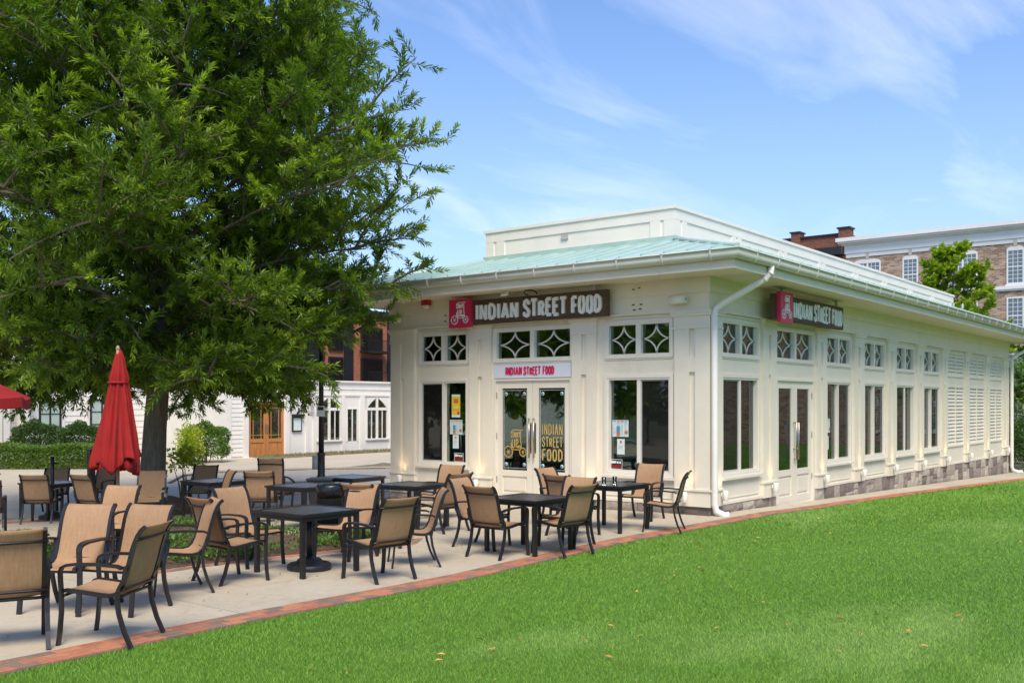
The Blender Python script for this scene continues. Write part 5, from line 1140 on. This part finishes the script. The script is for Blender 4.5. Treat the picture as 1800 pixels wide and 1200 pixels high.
def grow_tree(name, x, y, H, profile, label, leafm, nprim, nsec, ntw, kl, ll, lw, trunk_r, z_first, zt, tone_p=.35, cat='tree', group=None, seed=1, fork=None, up=.18, lean=(0, 0), twl=(.3, .55), azs=None, cull=None, fexp=1.05, rnd=.55, prox=0, avoid=None):
    global rng
    rng = np.random.default_rng(seed); z0 = zg(x, y); root = empty(name, (x, y, z0), 0, label, cat, group)
    pr = lambda z: np.interp(z, [p[0] for p in profile], [p[1] for p in profile])
    tm = MB(); hs_ = np.linspace(0, zt, 9); pts = [Vector((lean[0] * h / H + .08 * math.sin(h * 1.1 + seed) * min(1, h / 3), lean[1] * h / H + .08 * math.cos(h * .9) * min(1, h / 3), h)) for h in hs_]
    rad = [trunk_r * (1.45 if i == 0 else 1) * (1 - .93 * (h / zt)) ** .75 if True else 0 for i, h in enumerate(hs_)]
    p1 = pts[0].lerp(pts[1], .18); pts.insert(1, p1); rad.insert(1, trunk_r * 1.06); tm.tube(pts, rad, 14); 
    link('trunk', tm.mesh('trunk', M_bark), root)
    br = MB(); O = []; T = []; LT = []; TN = []
    for i in range(nprim):
        f = (i + rng.uniform(0, .8)) / nprim; zs = z_first + (zt * .97 - z_first) * f ** fexp; az = i * 2.399 + rng.normal(0, .25)
        cx = np.interp(zs, [p.z for p in pts], [p.x for p in pts]); cy = np.interp(zs, [p.z for p in pts], [p.y for p in pts]); a = np.array([cx, cy, zs])
        rise = np.interp(f, [0, .25, 1], [-.02, .22, .9]); 
        Lr = pr(min(zs + .5, H * .99)); ze = min(zs + Lr * rise + rng.normal(0, .25), H - .2); Re = max(.35, pr(ze) * rng.uniform(.74, 1.04)); 
        while avoid is not None and Re > .6 and avoid(x + cx * .5 + (Re + .3) * math.cos(az), y + cy * .5 + (Re + .3) * math.sin(az), z0 + ze - .4): Re *= .88
        e = np.array([cx * .5 + Re * math.cos(az), cy * .5 + Re * math.sin(az), ze]); mid = (a + e) / 2 + np.array([0, 0, .12 * Re + .1])
        C = bez(a, mid, e, 8); r0 = trunk_r * .30 * (1 - f * .7) + .01; br.tube([Vector(c) for c in C], [r0 * (1 - .85 * k / 7) for k in range(8)], 6)
        for q_ in range(prox):
            k0 = rng.uniform(1.5, 7); ii = int(min(6, k0)); o = C[ii] + (C[ii + 1] - C[ii]) * (k0 - ii)
            if cull is not None and cull(o[0] + x, o[1] + y, o[2] + z0): continue
            O.append(o); T.append(unit(rng.normal(0, 1, 3) + np.array([0, 0, .3]))); LT.append(rng.uniform(*twl) * 1.4); TN.append(.1)
        ns = max(3, int(nsec * (Re / 5.0) ** .9)); tone_i = float(np.clip(rng.normal(tone_p, .30), 0, .95))
        for j in range(ns):
            t = 1 - (j / ns) ** 1.25 * .80 - rng.uniform(0, .05); t = max(.14, min(1, t)); k0 = t * 7; q = C[int(min(6, k0))] + (C[int(min(6, k0)) + 1] - C[int(min(6, k0))]) * (k0 - int(min(6, k0)))
            dr = unit(e - a); sd = (1 if j % 2 else -1); lat = unit(np.cross(dr, [0, 0, 1.0])); d = unit(dr * rng.uniform(.35, 1.0) + lat * sd * rng.uniform(.3, 1.1) * (0.3 if j == 0 else 1) + np.array([0, 0, rng.normal(up, .28)]))
            Ls = rng.uniform(.55, 1.15) * (.35 + .22 * Re) * (.65 + .35 * t); sag = np.array([0, 0, -.10 * Ls]); pe = q + d * Ls
            if avoid is not None and avoid(x + pe[0], y + pe[1], z0 + pe[2] - .2): continue
            S = bez(q, q + d * Ls * .5 + np.array([0, 0, .06]), q + d * Ls + sag, 5)
            br.tube([Vector(c) for c in S], [.35 * r0 * (1 - .8 * k / 4) + .004 for k in range(5)], 4, False)
            nt_ = ntw
            for w_ in range(nt_):
                u = 1 - (w_ / nt_) * .85; k0 = u * 4; ii = int(min(3, k0)); o = S[ii] + (S[ii + 1] - S[ii]) * (k0 - ii)
                if cull is not None and cull(o[0] + x, o[1] + y, o[2] + z0): continue
                td = unit(d * .9 + rng.normal(0, rnd, 3) + np.array([0, 0, up * .9 - (.45 if ze < 3.2 else 0)])); O.append(o); T.append(td); LT.append(rng.uniform(*twl)); TN.append(np.clip(tone_i + rng.normal(0, .18), 0, 1))
    O = np.array(O); T = np.array(T); LT = np.array(LT); TN = np.array(TN)
    # twig wood
    link('limbs', br.mesh('limbs', M_bark), root)
    m = len(O); S = unit(np.cross(T, rng.normal(size=(m, 3)))) * .006; V = np.stack([O - S, O + S, O + T * LT[:, None]], 1).reshape(-1, 3); link('twigs', np_mesh('twigs', V, np.arange(3 * m).reshape(-1, 3), M_bark), root)['kind'] = 'stuff'
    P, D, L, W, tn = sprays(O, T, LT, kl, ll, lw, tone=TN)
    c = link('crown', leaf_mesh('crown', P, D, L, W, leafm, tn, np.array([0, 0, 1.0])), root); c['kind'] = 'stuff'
    return root, len(P)
def shrub(name, x, y, pts_fn, n, label, leafm, ll, lw, cat='shrub', tonep=.15, group=None, rz=0, stems=True, z=None, core=None):
    z0 = zg(x, y) if z is None else z; root = empty(name, (x, y, z0), rz, label, cat, group); P, Nn = pts_fn(n)
    D = unit(Nn + rng.normal(0, .75, P.shape) + np.array([0, 0, .3])); k = len(P)
    lump = .5 + .5 * np.sin(P[:, 0] * 5.1) * np.cos(P[:, 1] * 4.3 + 1) ; tn = np.clip(rng.uniform(0, 1, k) ** 3 * .8 + tonep * lump, 0, 1)
    c = link('foliage', leaf_mesh('foliage', P, D, ll * rng.uniform(.6, 1.3, k), lw * rng.uniform(.7, 1.3, k), leafm, tn), root); c['kind'] = 'stuff'
    if stems:
        m = MB()
        hi = float(P[:, 2].max()); 
        for i in range(9):
            p = P[rng.integers(k)] * .75; m.tube([(p[0] * .25, p[1] * .25, 0), (p[0] * .6, p[1] * .6, hi * .4), (p[0], p[1], max(.1, p[2]))], [.02, .014, .005], 5, False)
        link('stems', m.mesh('stems', M_bark), root)
    return root
def ell(rx, ry, rz_, zc, lump=.16, fill=.35):
    def f(n):
        u = unit(rng.normal(size=(n, 3))); u[:, 2] = np.where(u[:, 2] < -.6, -u[:, 2], u[:, 2])
        k = 1 + lump * np.sin(u[:, 0] * 6 + 1.3) * np.cos(u[:, 1] * 7) + lump * .6 * np.sin(u[:, 2] * 9 + u[:, 0] * 5); r = (1 - fill * rng.uniform(0, 1, n) ** 2) * k
        P = u * np.array([rx, ry, rz_]) * r[:, None]; P[:, 2] += zc; ok = P[:, 2] > .02; return P[ok], u[ok]
    return f
def hedgebox(lx_, ly_, h):
    def f(n):
        P = np.stack([rng.uniform(-lx_ / 2, lx_ / 2, n), rng.uniform(-ly_ / 2, ly_ / 2, n), rng.uniform(.02, h, n)], 1); c = rng.integers(0, 5, n); Nn = np.zeros((n, 3)); j = rng.uniform(0, .12, n)
        P[c == 0, 1] = -ly_ / 2 + j[c == 0]; Nn[c == 0, 1] = -1; P[c == 1, 1] = ly_ / 2 - j[c == 1]; Nn[c == 1, 1] = 1
        t = (c == 2) | (c == 3); P[t, 2] = h - j[t]; Nn[t, 2] = 1; e = c == 4; P[e, 0] = np.sign(P[e, 0]) * (lx_ / 2 - j[e]); Nn[e, 0] = np.sign(P[e, 0])
        P[:, 2] += .05 * np.sin(P[:, 0] * 2.3) * (P[:, 2] / h); return P, Nn
    return f
# the big willow oak: profile (height above ground, radius)
prof = [(1.9, 2.8), (2.3, 3.2), (3.15, 3.95), (3.8, 4.7), (4.5, 5.0), (5.8, 5.3), (6.6, 5.25), (7.85, 4.55), (9.0, 4.25), (10.1, 4.1), (11.5, 3.5), (13, 1.8), (13.8, .5)]
def inroof(x, y, z): return x > -1.15 and y < 8.85 and z < 5.35
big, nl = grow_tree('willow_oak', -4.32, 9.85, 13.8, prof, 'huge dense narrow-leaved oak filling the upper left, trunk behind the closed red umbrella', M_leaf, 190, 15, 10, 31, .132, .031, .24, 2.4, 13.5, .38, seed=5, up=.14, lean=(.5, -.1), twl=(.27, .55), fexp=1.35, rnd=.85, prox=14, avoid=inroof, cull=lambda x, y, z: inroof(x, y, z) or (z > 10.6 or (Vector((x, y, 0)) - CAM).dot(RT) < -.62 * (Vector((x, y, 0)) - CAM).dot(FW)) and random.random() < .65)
print('big tree leaves', nl)
def root_mound():
    m = sheet('root_mound', [(-4.32 + 1.05 * math.cos(t), 9.8 + .9 * math.sin(t)) for t in np.linspace(0, 6.28, 19)[:-1]], M_mulch, .10, .12, None, .22, lambda x, y: .22 * max(0, 1 - ((x + 4.32) ** 2 + (y - 9.8) ** 2) / 1.1) + random.uniform(0, .05), kind='structure')
root_mound()
grow_tree('young_maple', 37.6, 5.6, 10.4, [(0, .1), (3, 1.0), (5, 2.2), (6.6, 2.5), (8.2, 1.6), (9.6, .9), (10.4, .3)], 'bright yellow-green young tree standing before the tan brick hotel', M_leafbright, 60, 9, 11, 16, .18, .12, .10, 2.5, 10.1, .4, seed=12, up=.25, twl=(.2, .4))
grow_tree('street_tree', 40.5, 1.6, 6.6, [(1, .5), (2.5, 2.2), (4, 2.7), (5.4, 2.0), (6.5, .4)], 'mid-green tree past the far downpipe at the right edge', M_leafhedge, 30, 7, 8, 14, .2, .12, .10, 1.0, 6.2, .3, seed=21, up=.2, twl=(.25, .45))
shrub('sapling', -3.35, 10.15, ell(.34, .34, .28, .98, .35, .95), 620, 'small yellow-green sapling with a thin stem beside the tree trunk', M_leafyel, .085, .045, 'sapling', .4)
shrub('round_shrub', 8.4, 26.3, ell(.92, .85, .80, .68), 10000, 'large rounded bright green shrub left of the orange wooden door', M_leafhedge, .085, .045, tonep=.35)
shrub('yellow_shrub', 6.9, 25.2, ell(.5, .5, .75, .75, .3, .8), 1700, 'loose yellow-green bush behind the sapling, before the large rounded shrub', M_leafyel, .09, .05, tonep=.3)
shrub('round_shrub', 3.65, 30.5, ell(.90, .8, .75, .85), 8000, 'dark rounded shrub under the black-framed window, the left of a pair', M_leafdark, .085, .045, group='pair of dark rounded shrubs behind the low hedge')
shrub('round_shrub', 4.75, 29.2, ell(.86, .8, .72, .82), 8000, 'dark rounded shrub just left of the closed umbrella, the right of a pair', M_leafdark, .085, .045, group='pair of dark rounded shrubs behind the low hedge')
shrub('low_hedge', 1.25, 29.5, hedgebox(8.0, 1.1, .82), 46000, 'low clipped green hedge running along the left side', M_leafhedge, .085, .05, 'hedge', .4, rz=R(-52), stems=False)
hd_ = MB().box(-3.7, 3.85, -.14, .14, -.3, .30).mesh('planter_wall', M_conc); o = link('planter_wall', hd_, None, (1.1, 29.4, zg(1, 29.3)), (0, 0, R(-52))); tag(o, 'low pale garden wall half hidden under the clipped hedge', 'wall')
for i, (x, y, h, rx) in enumerate(((26.6, .9, 1.35, 1.2), (29.5, .6, 1.7, 1.5), (33, .9, 2.0, 1.9))):
    shrub('dark_hedge', x, y, ell(rx, 1.0, h * .6, h * .5), 5200, ('dark green bush right beside the far downpipe', 'dark green bush second from the far downpipe', 'taller dark green bush at the back beyond the far downpipe')[i], M_leafdark, .10, .055, 'bush')
for i, (x, y) in enumerate(((38, 9.5), (43, 9), (47, -1), (44, -8), (50, 4))):
    shrub('low_tree', x, y, ell(2.6, 2.6, 2.2, 3.2 + (i % 2) * .8, .3), 5000, ('leafy tree top peeping over the far end of the roof', 'second leafy tree top over the far end of the roof', 'rounded tree before the lower hotel windows at the right edge', 'rounded tree off to the right before the hotel', 'rounded tree close to the hotel wall at the right')[i], M_leafhedge, .17, .10, 'tree', .3)
# ground cover in the beds
def cover(poly_, n, m_):
    xs = [p[0] for p in poly_]; ys = [p[1] for p in poly_]; P = []
    while len(P) < n:
        x = rng.uniform(min(xs), max(xs)); y = rng.uniform(min(ys), max(ys)); ins = False; j = len(poly_) - 1
        for i in range(len(poly_)):
            (x1, y1), (x2, y2) = poly_[i], poly_[j]
            if (y1 > y) != (y2 > y) and x < (x2 - x1) * (y - y1) / (y2 - y1) + x1: ins = not ins
            j = i
        if ins and math.sin(x * 3.1 + 1) + math.cos(y * 2.7) + rng.normal(0, .35) > .25: P.append((x, y, zg(x, y) + .05 + rng.uniform(0, .10)))
    P = np.array(P); D = unit(rng.normal(size=P.shape) + np.array([0, 0, .9])); k = len(P); return P, D
for B_ in (B1, B2):
    P, D = cover(B_, 9000, M_leafhedge); o = link('ground_cover', leaf_mesh('ground_cover', P, D, rng.uniform(.03, .07, len(P)), rng.uniform(.02, .035, len(P)), M_leafhedge, rng.uniform(0, .8, len(P)) ** 2)); tag(o, 'straggly green ground cover growing through the brown mulch', 'ground cover', None, 'stuff')
# weeds along the far verge
P = np.stack([rng.uniform(11.8, 21.5, 2600), rng.uniform(26.7, 27.9, 2600), np.full(2600, -.40)], 1); D = unit(rng.normal(0, .4, P.shape) + np.array([0, 0, 1])); tag(link('dry_grass', leaf_mesh('dry_grass', P, D, rng.uniform(.06, .16, 2600), rng.uniform(.02, .03, 2600), mat('straw', (.22, .2, .08), .8, .3, 5), rng.uniform(0, 1, 2600))), 'thin dry grass along the foot of the white shopfront', 'grass', None, 'stuff')

# artificial turf blades, denser towards the viewer
n = 1100000; d = 5.2 * np.exp(rng.uniform(0, math.log(46 / 5.2), n)); th = rng.uniform(-math.pi * .26, math.pi * .30, n) + AZ
X = CAM.x + d * np.cos(th); Y = CAM.y + d * np.sin(th)
yev = np.interp(X, [p[0] for p in E1], [p[1] for p in E1]); ok = (Y < yev - .004) & (X < 46) & (Y > -33); X, Y, d = X[ok], Y[ok], d[ok]; n = len(X)
zgv = np.vectorize(zg); 
GX = np.interp(X, [-14, -7, 1, 23, 60], [.15, 0, 0, -.5, -.9])
Z = GX - .022; hgt = .023 * rng.uniform(.7, 1.25, n) * np.clip(d / 14, 1, 1.8); wd = np.clip(  .00065 * d, .004, .02) * rng.uniform(.7, 1.3, n); a = rng.uniform(0, 2 * math.pi, n)
nap = .18 * np.sin(X * .5 + Y * 1.1) ; ld = rng.normal(0, .45, (n, 2)) + np.stack([nap + .25, -nap], 1)
V = np.empty((n, 3, 3)); c, s_ = np.cos(a) * wd / 2, np.sin(a) * wd / 2
V[:, 0] = np.stack([X - c, Y - s_, Z], 1); V[:, 1] = np.stack([X + c, Y + s_, Z], 1); V[:, 2] = np.stack([X + ld[:, 0] * hgt, Y + ld[:, 1] * hgt, Z + hgt], 1)
tag(link('grass', np_mesh('grass', V.reshape(-1, 3), np.arange(3 * n).reshape(-1, 3), M_blade)), 'bright green short artificial turf covering the lawn', 'grass', None, 'stuff')
# fallen leaves and specks on turf and concrete
rng = np.random.default_rng(33); cl = [(-2.4, -1.6), (-1.2, -2.2), (.8, -1.9), (-5.5, -2.6), (-7.8, -3.8), (-9.5, -3.4), (2.5, -2.6), (5, -3), (-3.2, -.9), (-6.5, -5.2), (0, -5), (-10.5, -2.9)]
P = []
for i in range(110):
    cx_, cy_ = cl[i % len(cl)] if i < 80 else (rng.uniform(-12, 12), rng.uniform(-8, -1)); x = cx_ + rng.normal(0, .7); y = min(cy_ + rng.normal(0, .35), ye(x) - .05); P.append((x, y, zg(x, y) + .012))
for i in range(70): x = rng.uniform(-12, 0); y = rng.uniform(ye(x) + .35, 2.0); P.append((x, y, zg(x, y) + .004))
P = np.array(P); k = len(P); D = unit(np.stack([rng.normal(size=k), rng.normal(size=k), rng.uniform(0, .25, k)], 1)); tag(link('fallen_leaves', leaf_mesh('fallen_leaves', P, D, np.where(np.arange(k) < 110, rng.uniform(.04, .085, k), rng.uniform(.015, .035, k)), rng.uniform(.018, .03, k), mat('dry_leaf', (.50, .27, .07), .7, .5, 4), np.zeros(k), np.array([0, 0, 1.0]))), 'scattered dry orange-brown leaves on turf and concrete', 'fallen leaves', None, 'stuff')
# ------------------------------------------------------------------ what stands across the lawn and behind the viewer (seen in the window glass)
RBK = empty('red_brick_terrace', (30, -48, -1), 0, 'red brick building across the lawn, outside the frame and mirrored in the windows', 'building')
o = MB().box(-10, 90, -60, -48, -2, 9).build('wall', M_rust); attach(o, RBK)
for i in range(14): o = MB().box(-6 + i * 6.5, -4 + i * 6.5, -48, -47.9, 1, 3.4).build('window', M_glassdk); attach(o, RBK)
bk = [(2, -38), (12, -36), (22, -39), (33, -37), (44, -38), (56, -40), (-10, 24), (-17, 22.5), (-23, 24), (-30, 22), (-37, 23)]
PKL = ['park tree across the lawn, number %s along the row from the left' % w for w in ('one', 'two', 'three', 'four', 'five', 'six')] + ['street tree before the clapboard wing, left of the frame, ' + w for w in ('closest to the clapboard windows', 'second from the right', 'in the middle of the row', 'fourth from the right', 'at the far left end')]
for i, (x, y) in enumerate(bk):
    grow_tree('park_tree', x, y, 8, [(1.5, 1), (3, 3.2), (5, 3.6), (7, 2.2), (8, .3)], PKL[i], M_leaf, 34, 10, 6, 8, .40, .22, .16, 1.6, 7.6, .3, seed=40 + i, group='trees around the lawn outside the frame', twl=(.4, .8))

print('tris', sum(len(m.polygons) for m in bpy.data.meshes))
